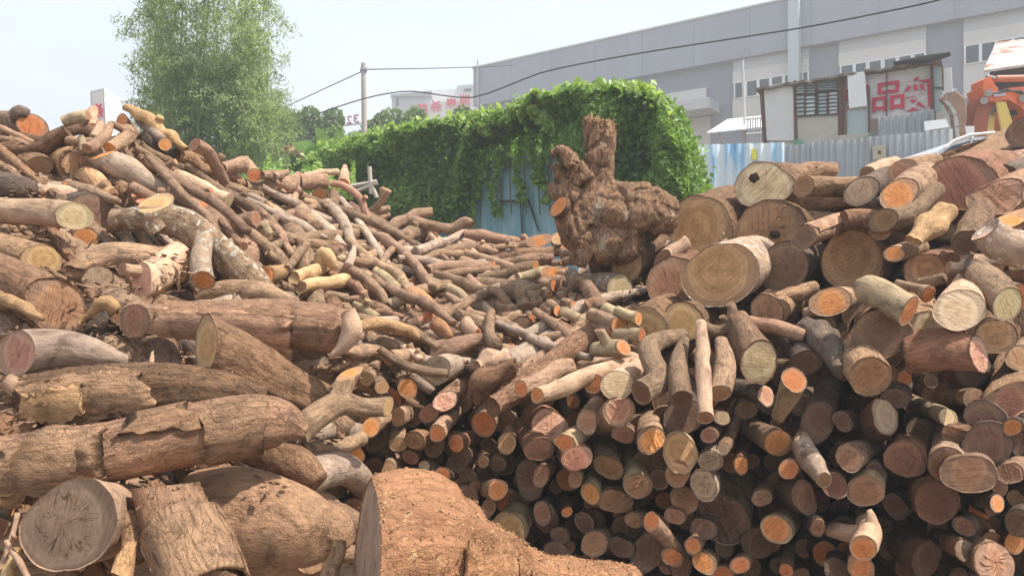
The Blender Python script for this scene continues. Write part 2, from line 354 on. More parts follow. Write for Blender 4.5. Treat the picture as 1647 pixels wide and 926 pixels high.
def shell(t, s0, s1, a0, a1, thick, seed, ragged=.12, lift=1.04):
    "a slab of loose bark following part of a limb; a0..a1 angles in degrees (0 right, 90 up), s as fractions"
    C, U, V, rad, s = t['C'], t['U'], t['V'], t['rad'], t['s']; S = s[-1]; m = 40; k = 30
    ss = np.linspace(s0, s1, m); aa = np.radians(np.linspace(a0, a1, k)); out = []; bc = []
    g = np.random.default_rng(seed); off = g.uniform(-9, 9, 3)
    for i, fs_ in enumerate(ss):
        for j, a in enumerate(aa):
            rg = ragged*(snoise(np.array([[fs_*9, a*1.3, 0]]), seed, 1.7)[0]+.5*snoise(np.array([[fs_*23, a*3, 0]]), seed+1, 1.7)[0])
            f_ = fs_+(rg*.5*(s1-s0)*1.6 if i in (0, m-1) else 0); a_ = a+(rg*1.1 if j in (0, k-1) else 0)
            x = np.clip(f_, 0, 1)*S
            c = np.array([np.interp(x, s, C[:, q]) for q in range(3)]); u = np.array([np.interp(x, s, U[:, q]) for q in range(3)]); v = np.array([np.interp(x, s, V[:, q]) for q in range(3)])
            r_ = np.interp(x, s, rad)*(lift+.03*snoise(np.array([[fs_*7, a*2, 3]]), seed+3, 1.5)[0])
            edge = min(j, k-1-j)/3; r_ *= 1+.05*max(0, 1-edge)*(.5+.5*math.sin(fs_*37+a))
            out.append((c+(u*math.cos(a_)+v*math.sin(a_))*(r_+thick), c+(u*math.cos(a_)+v*math.sin(a_))*r_)); bc.append((r_*math.cos(a_)+off[0], r_*math.sin(a_)+off[1], x+off[2]))
    n = len(out); vv = [o[0] for o in out]+[o[1] for o in out]; ff = []
    I = lambda i, j, l: l*n+i*k+j
    for i in range(m-1):
        for j in range(k-1):
            ff.append((I(i, j, 0), I(i, j+1, 0), I(i+1, j+1, 0), I(i+1, j, 0))); ff.append((I(i, j, 1), I(i+1, j, 1), I(i+1, j+1, 1), I(i, j+1, 1)))
    for i in range(m-1):
        for j in (0, k-1): ff.append((I(i, j, 0), I(i+1, j, 0), I(i+1, j, 1), I(i, j, 1)))
    for j in range(k-1):
        for i in (0, m-1): ff.append((I(i, j, 0), I(i, j+1, 0), I(i, j+1, 1), I(i, j, 1)))
    return vv, ff, bc+bc
def log(spec, label=None, lm=None, **o):
    """spec: 'kind bark cut0cut1 dmode | x,y,r; x,y,r; ...' ; dmode: a=lying on the surface, e0.8 = end faces us and the log runs 0.8 m back;
    optional +/- offset after a comma.  limbs = list of (points, cut, dmode)"""
    head, pts = spec.split('|'); kind, bk, ct, dm = head.split()
    dm, off = (dm.split(',')+['0'])[:2]; off = float(off)
    P = [tuple(map(float, q.split(','))) for q in pts.split(';')]
    seedc[0] += 17; seed = o.get('seed', seedc[0])
    def world(P, dm, off, d0=None, d1=None):
        if dm[0] == 'e':
            d0 = DEP(P[0][0], P[0][1])+off if d0 is None else d0; Lh = float(dm[1:]); acc = [0]
            for a, b_ in zip(P, P[1:]): acc.append(acc[-1]+max(1e-3, math.hypot(a[0]-b_[0], a[1]-b_[1])))
            pp = [W(x, y, d0+Lh*k/acc[-1]) for (x, y, r), k in zip(P, acc)]; rr = [r*d0/F for x, y, r in P]
        else:
            d0 = DEP(P[0][0], P[0][1])+off if d0 is None else d0; d1 = DEP(P[-1][0], P[-1][1])+off if d1 is None else d1
            if dm == 'm': d0 = d1 = DEP(*P[len(P)//2][:2])+off
            acc = [0]
            for a, b_ in zip(P, P[1:]): acc.append(acc[-1]+math.hypot(a[0]-b_[0], a[1]-b_[1]))
            dd = [d0+(d1-d0)*k/acc[-1] for k in acc]
            pp = [W(x, y, d) for (x, y, r), d in zip(P, dd)]; rr = [r*d/F for (x, y, r), d in zip(P, dd)]
        return pp, rr, (d0, d1)
    jr = random.Random(seed)
    if dm[0] != 'e' and 4 < len(P[0])+len(P) and max(p[2] for p in P) < 15 and len(P) > 2:
        Q = [P[0]]
        for a_, b_ in zip(P, P[1:]):
            h = math.hypot(a_[0]-b_[0], a_[1]-b_[1]); rm_ = (a_[2]+b_[2])/2
            if h > 26: Q.append(((a_[0]+b_[0])/2+jr.uniform(-.3, .3)*rm_, (a_[1]+b_[1])/2+jr.uniform(-.4, .4)*rm_, rm_*jr.uniform(.88, 1.1)))
            Q.append(b_)
        P = Q
        if not o.get('limbs') and jr.random() < .5 and kind in 'LB':
            a_ = P[len(P)//2]; dx, dy = P[-1][0]-P[0][0], P[-1][1]-P[0][1]; h = math.hypot(dx, dy)+1e-6; sg = jr.choice((-1, 1)); k_ = a_[2]*jr.uniform(1.5, 2.3); f_ = jr.uniform(-.5, .9)
            ex, ey = a_[0]+(-dy/h*sg+dx/h*f_)*k_, a_[1]+(dx/h*sg+dy/h*f_)*k_; r1 = a_[2]*jr.uniform(.4, .65)
            o['limbs'] = [('%g,%g,%g;%g,%g,%g;%g,%g,%g' % (a_[0], a_[1], r1*1.25, (a_[0]+ex)/2, (a_[1]+ey)/2, r1*1.05, ex, ey, r1), jr.choice('BTO'), -.02)]
    pp, rr, dd = world(P, dm, off, o.get('d0'), o.get('d1'))
    rpx = max(p[2] for p in P)
    seg = 12 if rpx < 8 else 18 if rpx < 18 else 36 if rpx < 36 else 96
    rough = dict(b=1.5, x=1.6, o=1.8, l=1.3, c=1.6, r=1.3, d=1.3, s=1.2, w=1.1).get(bk, .9)
    plates = {'x': .02, 'b': .018, 'c': .02, 'r': .012, 'd': .015, 'l': .015, 'q': .005}.get(bk, .004) if rpx > 20 else 0
    kw = dict(seg=seg, prof=o.get('prof'), lump=o.get('lump', .05*rough+(.035 if rpx < 14 else 0)), flute=.03*rough, oval=o.get('oval', .07), bt=o.get('bt', .07), plates=o.get('plates', plates), iso=o.get('iso', {'x': .018, 'b': .022, 'q': .012, 'r': .012}.get(bk, 0) if rpx > 24 else 0))
    c0 = ct[0]; c1 = ct[1] if len(ct) > 1 else '-'
    tr = o.get('torn', (0, 0))
    step = None if rpx < 24 else np.mean(rr)*(.05 if rpx > 50 else .09 if rpx >= 36 else .2)
    tb = [tube(pp, rr, seed, n0=o.get('n0'), n1=o.get('n1'), torn0=tr[0], torn1=tr[1], step=step, caps=(c0 != '-', c1 != '-'), **kw)]
    cuts = [c0, c1]
    for li, lb in enumerate(o.get('limbs', [])):
        Pl = [tuple(map(float, q.split(','))) for q in lb[0].split(';')]; lc = lb[1]
        f_ = math.hypot(Pl[0][0]-P[0][0], Pl[0][1]-P[0][1]); e_ = math.hypot(P[-1][0]-P[0][0], P[-1][1]-P[0][1])
        dbase = np.interp(f_, [0, e_], [pp[0][1], pp[-1][1]]); dend = dbase+(lb[2] if len(lb) > 2 else 0)
        pl, rl, _ = world(Pl, 'a', 0, dbase, dend)
        k2 = dict(kw); k2['prof'] = None; k2['seg'] = max(12, min(seg, 36))
        tb.append(tube(pl, rl, seed+5+li, caps=(0, lc != '-'), n1=lb[3] if len(lb) > 3 else None, torn1=lb[4] if len(lb) > 4 else 0, **k2)); cuts += ['-', lc]
    base = pp[0] if dm[0] == 'e' else np.mean(pp, axis=0)
    name = {'L': 'log', 'B': 'branch', 'S': 'stump', 'R': 'root', 'C': 'wood_chunk'}[kind]
    root = empty(name, tuple(base)); tint = random.Random(seed).random() if 'tint' not in o else o['tint']
    v, f, b = join(tb)
    ob = mesh_obj('bark', v-base, f, BK[bk], root, True, [('bco', 'FLOAT_VECTOR', b), ('tint', 'FLOAT', [tint]*len(v))])
    k = 0
    for t in tb:
        for cp in t['caps']:
            if cp is not None:
                cv, cf, cc = cp
                mesh_obj('cut_end', cv-base, cf, CT[cuts[k] if cuts[k] in CT else 'B'], root, k in (0, 1) and not tr[min(k, 1)], [('cco', 'FLOAT_VECTOR', cc), ('tint', 'FLOAT', [tint]*len(cv))])
            k += 1
    for sh in o.get('shells', []):
        sv_, sf, sb = shell(tb[0], *sh[:4], sh[4], seed+31, *(sh[6:] if len(sh) > 6 else ()))
        mesh_obj('loose_bark', np.array(sv_)-base, sf, BK[sh[5]], root, True, [('bco', 'FLOAT_VECTOR', sb), ('tint', 'FLOAT', [.6]*len(sv_))])
    xs = [p[0] for p in P]; ys = [p[1] for p in P]
    ce = (P[0][0], P[0][1]) if dm[0] == 'e' else (sum(xs)/len(xs), sum(ys)/len(ys))
    LOGS.append(dict(o=root, kind=name, bk=bk, ct=c0 if c0 != '-' else c1, torn=tr[0] or tr[1], c=ce, r=rpx, e=dm[0] == 'e', label=label, lm=lm, tb=tb, base=base, limbs=len(o.get('limbs', []))))
    if label: root['label'] = label
    return root
def hole(root, px, py, r, d, seed, ry=None, col=None):
    "dark rotted hollow in a cut face: a small sunken ragged cup"
    g = np.random.default_rng(seed); n = 20; th = np.arange(n)*2*math.pi/n; k = 1+.35*snoise(np.stack([np.cos(th), np.sin(th), th*0], 1), seed, 2.2); ry = ry or r
    v = [W(px+math.cos(a)*r*q, py+math.sin(a)*ry*q, d) for a, q in zip(th, k)]+[W(px+math.cos(a)*r*q*.6, py+math.sin(a)*ry*q*.6, d-.004) for a, q in zip(th, k)]+[W(px, py, d-.002)]
    f = [(i, (i+1) % n, n+(i+1) % n, n+i) for i in range(n)]+[(n+i, n+(i+1) % n, 2*n) for i in range(n)]
    b = np.array(root.location); return mesh_obj('rot_hollow', np.array(v)-b, f, ROT, root)
ROT = bark_mat('rotten dark wood', (.02, .013, .01), (.05, .03, .022), (.13, .075, .045), 1, .2)

UP = (.15, -.35, .93)
# ---------------------------------------- left heap, top
log('L g O e0.9|53,203,20;20,196,18;-30,190,16', 'thick log with a round orange cut end at the far left top of the heap', 'the round orange end at the top left', n0=(.45, -.85, .1))
log('B p -B a,-.1|-5,205,5;20,215,5;56,231,5')
log('S d -- a|18,190,9;32,181,11;46,183,6')
log('L n -B a|103,196,10;125,191,12;143,188,12')
log('L p P e0.5|150,206,8;148,190,9;150,178,9')
log('L g O e0.5|196,194,12;215,215,11;235,240,10', n0=(-.45, -.85, .1))
log('L o BB a,-.1|203,172,7;225,186,11;250,203,11;275,217,10;299,240,5', 'long ochre slab with rough bark slanting down at the top edge of the heap', 'the long ochre slab', lump=.12)
log('B g -B a,-.2|178,199,5;172,215,7;158,229,8;140,240,8', 'smooth curved branch arching over the trunk with the wedge shaped orange cut')
log('B x -- a,-.1|179,199,6;196,207,7;215,217,7')
log('B g O- a,-.15|176,238,9;193,229,10;208,219,10;204,206,8')
log('L s O- a|162,250,20;180,262,24;204,274,24;236,293,18;275,313,14;318,333,10', 'silvery trunk with a wedge shaped orange cut facing up, sloping to the right', 'the silvery trunk with the orange wedge cut', n0=(-.25, -.42, .87), bt=.05, d0=4.85, d1=5.0)
log('L b T e0.7|129,263,23;95,262,24;60,262,24', 'thick log with a tan oval end beside a half ring of peeled bark, top left', 'the tan oval end near the top left', n0=(.55, -.83, .05), shells=[(.05, .4, 20, 240, .012, 'o')])
log('L g O e0.5|266,232,10;250,231,10;230,230,9', 'short log with a small round orange end below the ochre slab', 'the small orange end under the slab', n0=(.4, -.9, .1))
log('L s -- a|225,196,7;245,212,9;262,226,8')
log('L d -- a|225,215,9;245,232,10;280,252,9')
log('R b -- a,-.1|108,210,11;88,222,14;60,240,12;38,245,9', lump=.2)
log('R b B e0.5|10,258,17;-15,250,17;-40,240,17', lump=.2, torn=(.4, 0))
log('L b B e0.5|62,268,18;40,255,18;10,245,18', lump=.15)
log('B b B- a,-.1|35,243,12;18,240,11;-6,240,9', lump=.15, torn=(.3, 0))
log('B x BB a|110,212,8;128,208,8;152,212,8')
log('B g -- a|108,224,7;130,228,7;150,226,5')
log('B n T- a,-.05|131,222,6;133,234,7;136,246,7')
log('L w O- a|163,200,8;160,212,9;150,224,8')
log('B g -- a,-.05|-5,222,7;30,228,7;58,240,6')
log('R b -- a|-20,232,10;20,236,11;52,238,8', lump=.2)
log('L g -- a|212,236,8;235,252,9;262,270,9;300,290,9;330,306,8')
log('B g -B a|222,228,7;250,250,8;282,266,8;320,278,8;352,296,7')
log('B x -- a|228,250,7;236,262,8;252,272,6')
log('L o -B a|136,282,14;158,296,14;182,312,10', lump=.12)
log('B g -- a|112,300,12;135,308,13;170,318,10;192,324,5')
log('L w -- a|30,305,13;80,310,15;130,318,15', 'pale log under the top left logs, running behind the big dark grey end', d0=4.75, d1=4.6)
log('L d -- a|-30,290,20;15,298,20;40,303,18')
log('L b O e0.3|110,304,12;120,310,12')
log('L d D e0.6|152,341,30;118,330,29;80,320,28', 'thick log with a dark grey sawn end beside the log with the yellow end', 'the dark grey sawn end', n0=(.5, -.8, .3), bt=.03)
log('L w Y a|121,347,21;60,341,21;-40,337,20', 'smooth pinkish tan log lying level with a pale yellow sawn end at the far left', 'the level log with the yellow end', d0=4.0, d1=4.1, n0=(.62, -.78, 0), bt=.04)
log('L g O e0.6|138,380,17;110,372,16;80,365,16', n0=(.3, -.95, 0), prof=(1, .9, .8, .9, 1, 1, 1.1, 1))
log('L x T a|67,419,24;20,403,24;-40,388,24', 'tan log with a round brown end at the far left, under the level one', 'the tan log at the far left', d0=3.75, d1=3.95, n0=(.6, -.8, 0), bt=.04)
log('L r C a|158,450,23;125,442,22;80,424,20', 'red brown log with a grey end turned right and a bare patch on its side', 'the red brown log with the grey end', d0=3.85, d1=4.1, n0=(.75, -.66, 0), shells=[(.05, .45, 60, 130, .006, 'x', .05)])
log('L b B a|90,490,39;35,464,41;-45,436,42', 'huge cracked log with torn bark round its brown end at the left edge', 'the huge cracked log at the left edge', d0=3.45, d1=3.7, n0=(.6, -.8, .05), bt=.1, torn=(.04, 0), shells=[(0, .3, 10, 190, .015, 'x', .2)])
log('C o -- a,-.25|-12,468,11;25,488,11;50,505,9;68,512,5', lump=.2)
log('L w P e0.35|228,453,27;262,436,28;290,408,24', 'peeled pale log with a cracked pink sawn end above the long shaggy log', 'the peeled log with the cracked pink end', n0=(-.5, -.8, .2), bt=.04, torn=(.05, 0), limbs=[('238,440,12;215,436,11;196,432,11', 'B', -.1)])
log('L l W a|176,355,18;232,352,19;290,358,23;330,385,25;368,418,23;402,450,23;440,476,12', 'gnarled lichen spotted forked trunk with a sawn limb on top', 'the lichen spotted forked trunk', d0=4.3, d1=4.35, n0=(-.9, -.3, .2), torn=(.2, 0), lump=.09, limbs=[('262,362,24;252,345,26;250,326,28', 'T', 0, (-.05, -.55, .83))])
log('L f O a|326,452,18;322,420,17;328,385,15', 'short pale birch like piece with a hollow orange end facing down', 'the pale piece with the hollow end', d0=3.95, d1=4.25, n0=(0, -.8, -.5), bt=.14)
log('L g -- a|318,478,12;370,470,19;425,474,18;478,486,7', d0=4.2, d1=4.25)
log('L g O- a|320,330,18;345,358,26;372,395,26;402,428,19;425,458,12', 'smooth grey trunk with a small bright orange cut on top and a short side limb', 'the grey trunk with the bright orange cut', d0=5.0, d1=4.6, n0=(-.3, -.5, .8), limbs=[('360,368,18;388,360,15;412,352,13', 'B', -.1)])
log('L w -W a|285,286,13;330,305,12;368,323,12', d0=5.4, d1=5.15)
log('L g -- a|206,300,12;240,322,16;280,345,16;312,362,12')
log('L b O e0.4|232,316,18;210,330,18;190,345,18', n0=(.1, -.6, .8), lump=.12)
log('B g B- a,-.2|312,232,11;332,243,10;348,268,9;362,294,8', 'branch with a knobbly upper end standing out against the bamboo', 'the knobbly branch against the bamboo')
log('B g -- a|304,245,6;325,255,6;342,264,6')
log('L b -- a|280,250,13;320,272,14;356,286,12')
log('L g -B a|356,272,10;376,268,11;392,264,12')
log('L g O e0.5|409,282,11;400,268,10;394,258,8')
log('B p -- a|372,282,7;384,292,8;392,298,6')
log('L g D- a|394,298,10;430,300,11;465,296,13;481,280,5', 'pale forked log lying level with a dark oval left end below the bamboo', 'the level forked log below the bamboo', n0=(-.7, -.7, 0), limbs=[('468,296,12;476,305,9;482,312,7', '-')])
log('L g -- a|484,293,12;505,292,12;526,292,11')
log('B n -B a|488,283,6;515,277,6;544,277,6')
log('L p O e0.3|553,297,10;554,280,8;555,268,4')
log('B g -- a|420,282,7;438,282,8;452,282,7')
log('B g -O a|440,284,6;448,282,6;462,276,4')
log('B p O- a,-.15|531,295,5;548,297,6;566,307,6;581,322,6;586,338,6;594,356,6;606,374,6', 'long thin branch bending down like a hook right of the forked log', 'the hook shaped thin branch')
log('B g -O a|487,322,6;510,331,8;534,341,8')
log('L g D- a,-.1|474,331,12;490,350,13;506,365,11')
log('L g -- a|506,364,9;545,370,9;590,374,9;640,388,8')
log('B s -- a,-.1|398,320,4;425,334,7;455,350,9;488,366,10;526,383,3')
log('L g -O a|350,298,9;385,306,9;418,314,7')
log('B g -- a|345,296,8;380,318,8;425,345,7')
log('B w T- a|467,340,7;472,325,6;477,308,5')
log('B g -B a|592,342,5;608,330,6;624,305,7')
log('B g -O a|586,344,5;605,340,6;624,336,6')
log('B p -O a|594,352,6;612,350,6;626,344,5')
log('B g -- a|596,360,6;612,362,7;630,368,6')
log('L g -B a|535,336,7;552,345,8;572,350,9')
log('B w -- a|572,344,5;582,360,6;594,376,6')
log('L g O e0.3|514,315,13;520,322,12;528,330,10')
log('B g -- a|536,308,7;538,320,8;534,332,8')
log('L d -- a|430,315,9;445,322,10;462,330,9')
log('B o -O a|430,326,4;444,338,5;450,346,5')
log('L g -- a|455,348,9;475,360,10;492,368,9')
log('B g -- a|505,345,7;525,355,8;548,364,6')
log('B p -P a|560,368,6;585,370,7;610,380,6')
# ---------------------------------------- middle heap
log('L g -B a|433,399,8;480,387,9;520,382,11;569,378,10', 'long smooth grey log lying nearly level across the middle of the left heap', 'the long level grey log', n1=(.9, -.4, 0))
log('B g -- a,-.2|461,434,7;475,415,8;495,392,7')
log('L g P e0.3|496,414,10;515,407,9;530,400,8')
log('R y -- a,-.1|474,448,10;500,438,10;520,430,9;532,427,6', 'pale yellow peeled root with knobs below the long level grey log', 'the upper pale yellow root', limbs=[('512,432,9;520,408,14;532,420,12;541,433,6', '-')], lump=.14)
log('R y D- a,-.05|484,462,10;515,456,12;545,452,12;574,450,9', 'lower of the two pale yellow peeled pieces with a dark left end', 'the lower pale yellow piece', lump=.12)
log('B n -- a|518,401,7;538,408,9;553,420,7')
log('B g -- a|447,455,7;482,468,9;522,478,8')
log('R g -- a|396,368,7;425,395,12;455,425,12;462,440,7', limbs=[('400,390,7;430,412,9;450,425,8', '-')])
log('C o O a,-.1|425,443,17;445,440,16;460,432,10', 'short stump piece with a rough orange tan face left of the pale yellow roots', 'the rough orange tan chunk', torn=(.25, 0), n0=(-.2, -.95, .2))
log('R g P- a,-.15|560,432,8;582,444,10;603,462,9;622,490,6')
log('B s -- a,-.2|570,396,3;566,412,6;560,428,7')
log('B g -- a,-.1|545,480,5;575,480,6;600,492,10;626,504,9')
log('B n -T a,-.1|569,488,5;588,500,8;607,512,8')
log('L n -- a|420,360,8;438,376,10;452,390,8', 'short greenish piece with a narrow waist in the left heap', 'the green waisted piece')
log('L g -- a|380,400,9;415,430,8;432,455,6')
log('B g -O a|575,415,6;600,410,8;625,398,7')
log('B g -- a|540,468,6;556,470,8;575,478,8')
log('L g -B a|610,378,9;640,358,10;668,345,9;694,340,7', 'smooth Y shaped branch on the crest of the middle heap against the blue wall', 'the Y shaped branch on the crest', limbs=[('655,352,9;690,362,9;725,368,9;748,357,9;758,362,8', 'B')])
log('B g OO a,-.2|613,426,6;630,402,6;651,387,5')
log('L g -- a,-.2|585,372,8;615,383,9;640,400,9;668,425,9;684,448,9;696,462,7')
log('L n -- a|694,457,11;725,468,11;752,486,10;790,504,9')
log('L f O- a,-.05|736,381,8;705,392,9;668,406,9', 'white flecked log with an orange cut knot on top, on the middle heap', 'the white flecked log', n0=(.1, -.6, .8))
log('L g -- a|674,420,7;705,408,8;742,408,7')
log('L g -O a,-.1|686,437,10;730,430,12;797,433,12', 'thick level log with a rough reddish orange right end, middle of the heap', 'the level log with the rough reddish end', torn=(0, .2), n1=(.8, -.6, 0))
log('B g -O a,-.15|770,447,6;815,441,9;862,427,8', n1=(.8, -.5, 0))
log('L x -O a|764,420,6;830,409,9;907,401,10', 'long flaking tan log running level to a small orange end on the crest', 'the long flaking tan log', n1=(.8, -.55, 0))
log('L g -- a|800,424,7;850,417,11;888,413,12')
log('L n -O a,-.05|832,446,8;865,441,11;889,441,13', 'green grey log with a clean round orange right end at the right of the heap', 'the green grey log with the orange end', n1=(.75, -.65, 0))
log('R g -B a,-.1|768,453,9;812,462,13;850,474,21;848,498,15', 'knobbly root with stubby fingers at its right end', 'the knobbly finger root', lump=.12, limbs=[('850,474,12;862,464,8;868,462,5', '-'), ('850,480,13;868,472,7;872,466,6', '-'), ('852,486,12;866,484,8;873,482,6', '-')])
log('B g O- a,-.15|754,447,7;770,464,9;792,487,11;828,500,10', limbs=[('800,488,9;818,482,6;822,480,5', 'O')])
log('B p -P a,-.05|742,467,6;763,480,8;786,493,7')
log('L n -- a,-.05|604,437,9;620,450,11;641,467,10')
log('L p -- a|746,377,9;775,381,12;810,387,10;845,392,7')
log('L p -O a|828,398,8;850,392,9;868,387,11', n1=(.5, -.8, .2))
log('L b T e0.3|897,384,13;900,395,12', n0=(-.3, -.5, .8))
log('B g -- a|744,388,6;772,398,7;798,408,6')
log('B g -- a|790,398,5;812,396,5;828,392,5')
log('L g O e0.4|667,341,7;672,350,7;680,358,7')
log('L r K e0.4|697,376,9;690,384,10;680,390,10')
log('B w -- a|755,400,6;762,408,7;772,414,6')
log('L g B e0.4|648,386,12;655,378,12;665,368,10')
log('L g -- a|640,384,10;668,374,10;690,372,8')
for s_ in ('906,424,7;890,424,7','922,409,8;905,408,8','925,420,7;908,420,7','908,437,8;894,436,8','893,460,11;870,458,10','908,456,11;896,452,10','916,470,6;902,466,6','930,480,8;918,476,7','922,491,8;905,486,8','897,499,9;885,490,9','884,476,8;874,470,8','917,440,6;905,438,6','909,478,7;900,474,7','938,467,7;930,460,7'):
    log('L g O a,-.05|'+s_+'', n0=(.75, -.62, .1))
log('L n T- a|946,517,9;920,508,9;900,501,9')
log('B g O a|888,504,8;870,492,8;855,484,7', n0=(.8, -.5, 0))
log('L r -T a|878,513,8;900,523,10;922,534,8')
log('L b D e0.5|838,528,20;818,516,19;800,506,18', 'thick dark ended log with a pale bark crescent round its right side', bt=.16, n0=(.3, -.9, 0))
log('B g O a|856,512,7;850,505,7;846,498,6', n0=(.5, -.8, .2))
log('L b -- a|810,492,9;830,498,9;850,500,9')
log('L g O a|736,497,10;700,501,9;650,497,8', 'log with a split hollow orange end in the middle of the heap', 'the split hollow orange end', n0=(.6, -.75, 0), bt=.16)
log('L g O a,-.1|690,508,9;676,514,10;655,522,10', n0=(.3, -.9, .1))
log('C c OO a,-.15|658,470,14;678,482,13;700,497,10', 'broken orange chunk of bare wood among grey branches in mid heap', 'the bare orange chunk', lump=.2, torn=(.2, .2))
log('B n -- a,-.1|628,490,9;642,484,9;656,478,9')
log('C c -- a,-.1|700,520,11;712,530,12;724,545,8', lump=.15)
log('R w OO a,-.1|748,520,12;756,530,13;768,536,9', 'white splintered root stub with ragged ends in the hollow of the heap', torn=(.4, .4), lump=.2)
log('B g -O a,-.05|612,495,7;625,503,8;640,505,7')
log('B g -- a|600,468,7;620,480,8;628,500,8')
log('L o -- a,-.1|558,531,9;585,523,10;620,522,11;655,532,11;690,547,4', 'ochre branch with split bark lying between the long shaggy log and the grey forked branch', 'the ochre split branch', lump=.12)
log('B g -- a,-.05|615,548,9;650,545,10;690,545,8')
log('B g -- a|590,508,7;615,516,7;650,520,6')
log('L g -- a,-.1|690,565,14;730,557,15;765,547,11;797,541,5')
log('B w -- a,-.1|638,549,5;655,562,6;676,578,6')
log('B g B- a,-.25|790,502,7;788,520,8;788,540,9;797,556,12', 'upright forked branch standing in the hollow of the heap')
log('B g -- a,-.1|835,505,8;815,512,6;800,518,5')
log('B g O- a|626,575,12;650,573,11;680,576,9', n0=(-.4, -.9, 0))
log('L s G e0.45|701,596,25;738,584,21;770,572,19', 'log with a large grey weathered end in a dark bark ring, middle of the pile', 'the grey weathered end with a dark ring', bt=.05, n0=(-.35, -.92, .1))
log('L g O e0.5|656,625,16;646,600,15;644,575,11', 'smooth log with a round pale orange end just above the dark stack face', 'the round pale orange end in the middle', n0=(.2, -1, 0))
log('B g T e0.5|614,622,11;600,605,12;582,590,10')
log('C w -- a|768,590,10;790,578,18;820,572,14', lump=.2)
log('L s -- a|772,600,12;815,583,20;858,560,20;890,538,13', 'wide weathered silver plank like log with insect holes', 'the silver weathered plank log', lump=.16, prof=(1, .8, .6, .8, 1, .8, .6, .8))
log('L b -B a|792,655,17;845,618,19;900,577,21;948,542,20;985,512,11', 'long rough tan brown log sloping up to the right above the stack', 'the long rough tan log', lump=.08, d0=3.85, d1=4.7)
log('R r KK a,-.1|762,645,17;775,622,25;800,604,20;830,588,12', 'rotten reddish crumbling lump of root with dark holes', 'the rotten reddish lump', lump=.3, torn=(.4, .4))
log('L g O a|838,624,13;880,606,14;918,590,13', n0=(-.6, -.8, 0), d0=3.8, d1=4.1)
log('L w O a|864,636,13;900,625,15;950,603,15;1018,584,11', 'long pale log reaching left to a small orange end over the stack', 'the long pale log over the stack', n0=(-.6, -.8, 0), d0=3.7, d1=4.2)
log('B w -- a|905,598,9;950,585,12;1000,575,13;1030,580,8')
log('L p O e0.5|955,617,15;980,595,15;1000,575,13', n0=(-.2, -1, .1))
log('L w Y e0.5|993,619,23;1012,598,19;1025,580,17', 'log with a pale yellow saw marked end on top of the stack', 'the pale yellow end on the stack', n0=(.1, -1, .15), bt=.04)
log('L g K e0.5|1031,631,19;1060,610,20;1048,578,18;1045,558,18;1070,545,15;1100,538,11', 'elbow bent smooth log with a dark round end on top of the stack', 'the elbow bent log', d0=3.6)
log('L g D a|1096,642,19;1093,612,19;1092,580,15;1100,548,9', 'upright bottle shaped smooth log with a dark hollow end', 'the bottle shaped upright log', d0=3.5, d1=3.9, n0=(0, -.8, -.6))
log('B w BB a|1134,671,13;1132,606,12;1131,565,11;1127,520,8', 'narrow whitish peeled pole standing almost upright with cracked bark', 'the whitish upright pole', d0=3.35, d1=3.8, torn=(.2, .2))
log('L g B a|1158,632,17;1165,600,17;1166,575,15;1160,548,10', d0=3.5, d1=3.9, n0=(.1, -.8, -.5))
log('B g OB a,-.2|1128,524,9;1150,532,9;1172,524,9;1178,500,8;1173,488,6')
log('L g - a|1185,520,20;1200,545,22;1212,565,22')
log('L x Y e0.5|1222,581,32;1202,548,27;1188,518,22', 'stout log with a big round straw coloured end in a pale bark rim', 'the big straw coloured round end', bt=.09, n0=(.1, -1, 0))
log('L p -B a,-.1|1203,517,11;1250,526,13;1296,540,10', 'short reddish split billet lying level above the straw coloured end')
log('C d -- a|1298,525,14;1325,545,24;1345,575,22;1352,600,12', 'dark grey jagged slab of wood right of the reddish billet', 'the dark grey jagged slab', lump=.22)
log('L d D e0.5|1298,583,22;1285,560,20;1270,545,18', bt=.15)
for q_ in ('g --|250,262,7;300,300,9;352,330,8;398,372,7','g --|300,268,6;360,310,8;430,352,8;470,392,6','s -B|420,300,5;470,325,7;520,352,7;575,366,5','g --|360,330,7;420,372,9;470,398,8;520,432,6','g B-|458,378,6;520,395,8;572,420,8;640,432,6','g --|560,385,6;600,420,8;640,440,8;668,478,6','g --|600,445,6;640,470,8;688,488,8;730,520,6','x -B|300,318,6;352,352,8;392,396,7','g -O|520,330,5;560,352,7;610,372,7;655,378,6','g --|470,350,5;500,376,7;548,392,7;600,392,5','s --|640,415,5;690,420,7;742,430,7;800,418,5','g O-|700,440,6;745,455,8;800,470,8;830,500,6','g --|720,475,6;760,505,8;815,520,7;860,545,6','g -O|560,505,6;610,520,8;660,530,8;705,560,6','g --|610,560,6;660,590,8;720,600,7','g --|240,255,6;282,300,8;330,345,8;350,372,6','g --|205,300,7;255,322,9;305,352,8','g -O|430,405,6;470,440,8;505,468,7;560,478,6','x --|530,440,6;575,462,8;600,500,7;650,512,6','g --|860,500,6;905,530,8;930,560,7','s --|800,520,6;850,540,8;900,560,8;950,575,6','g --|345,300,5;400,335,7;450,372,7;470,410,5'):
    hd, pp_ = q_.split('|'); b_, c_ = hd.split(); log('B %s %s a,-.16|%s' % (b_, c_, pp_))
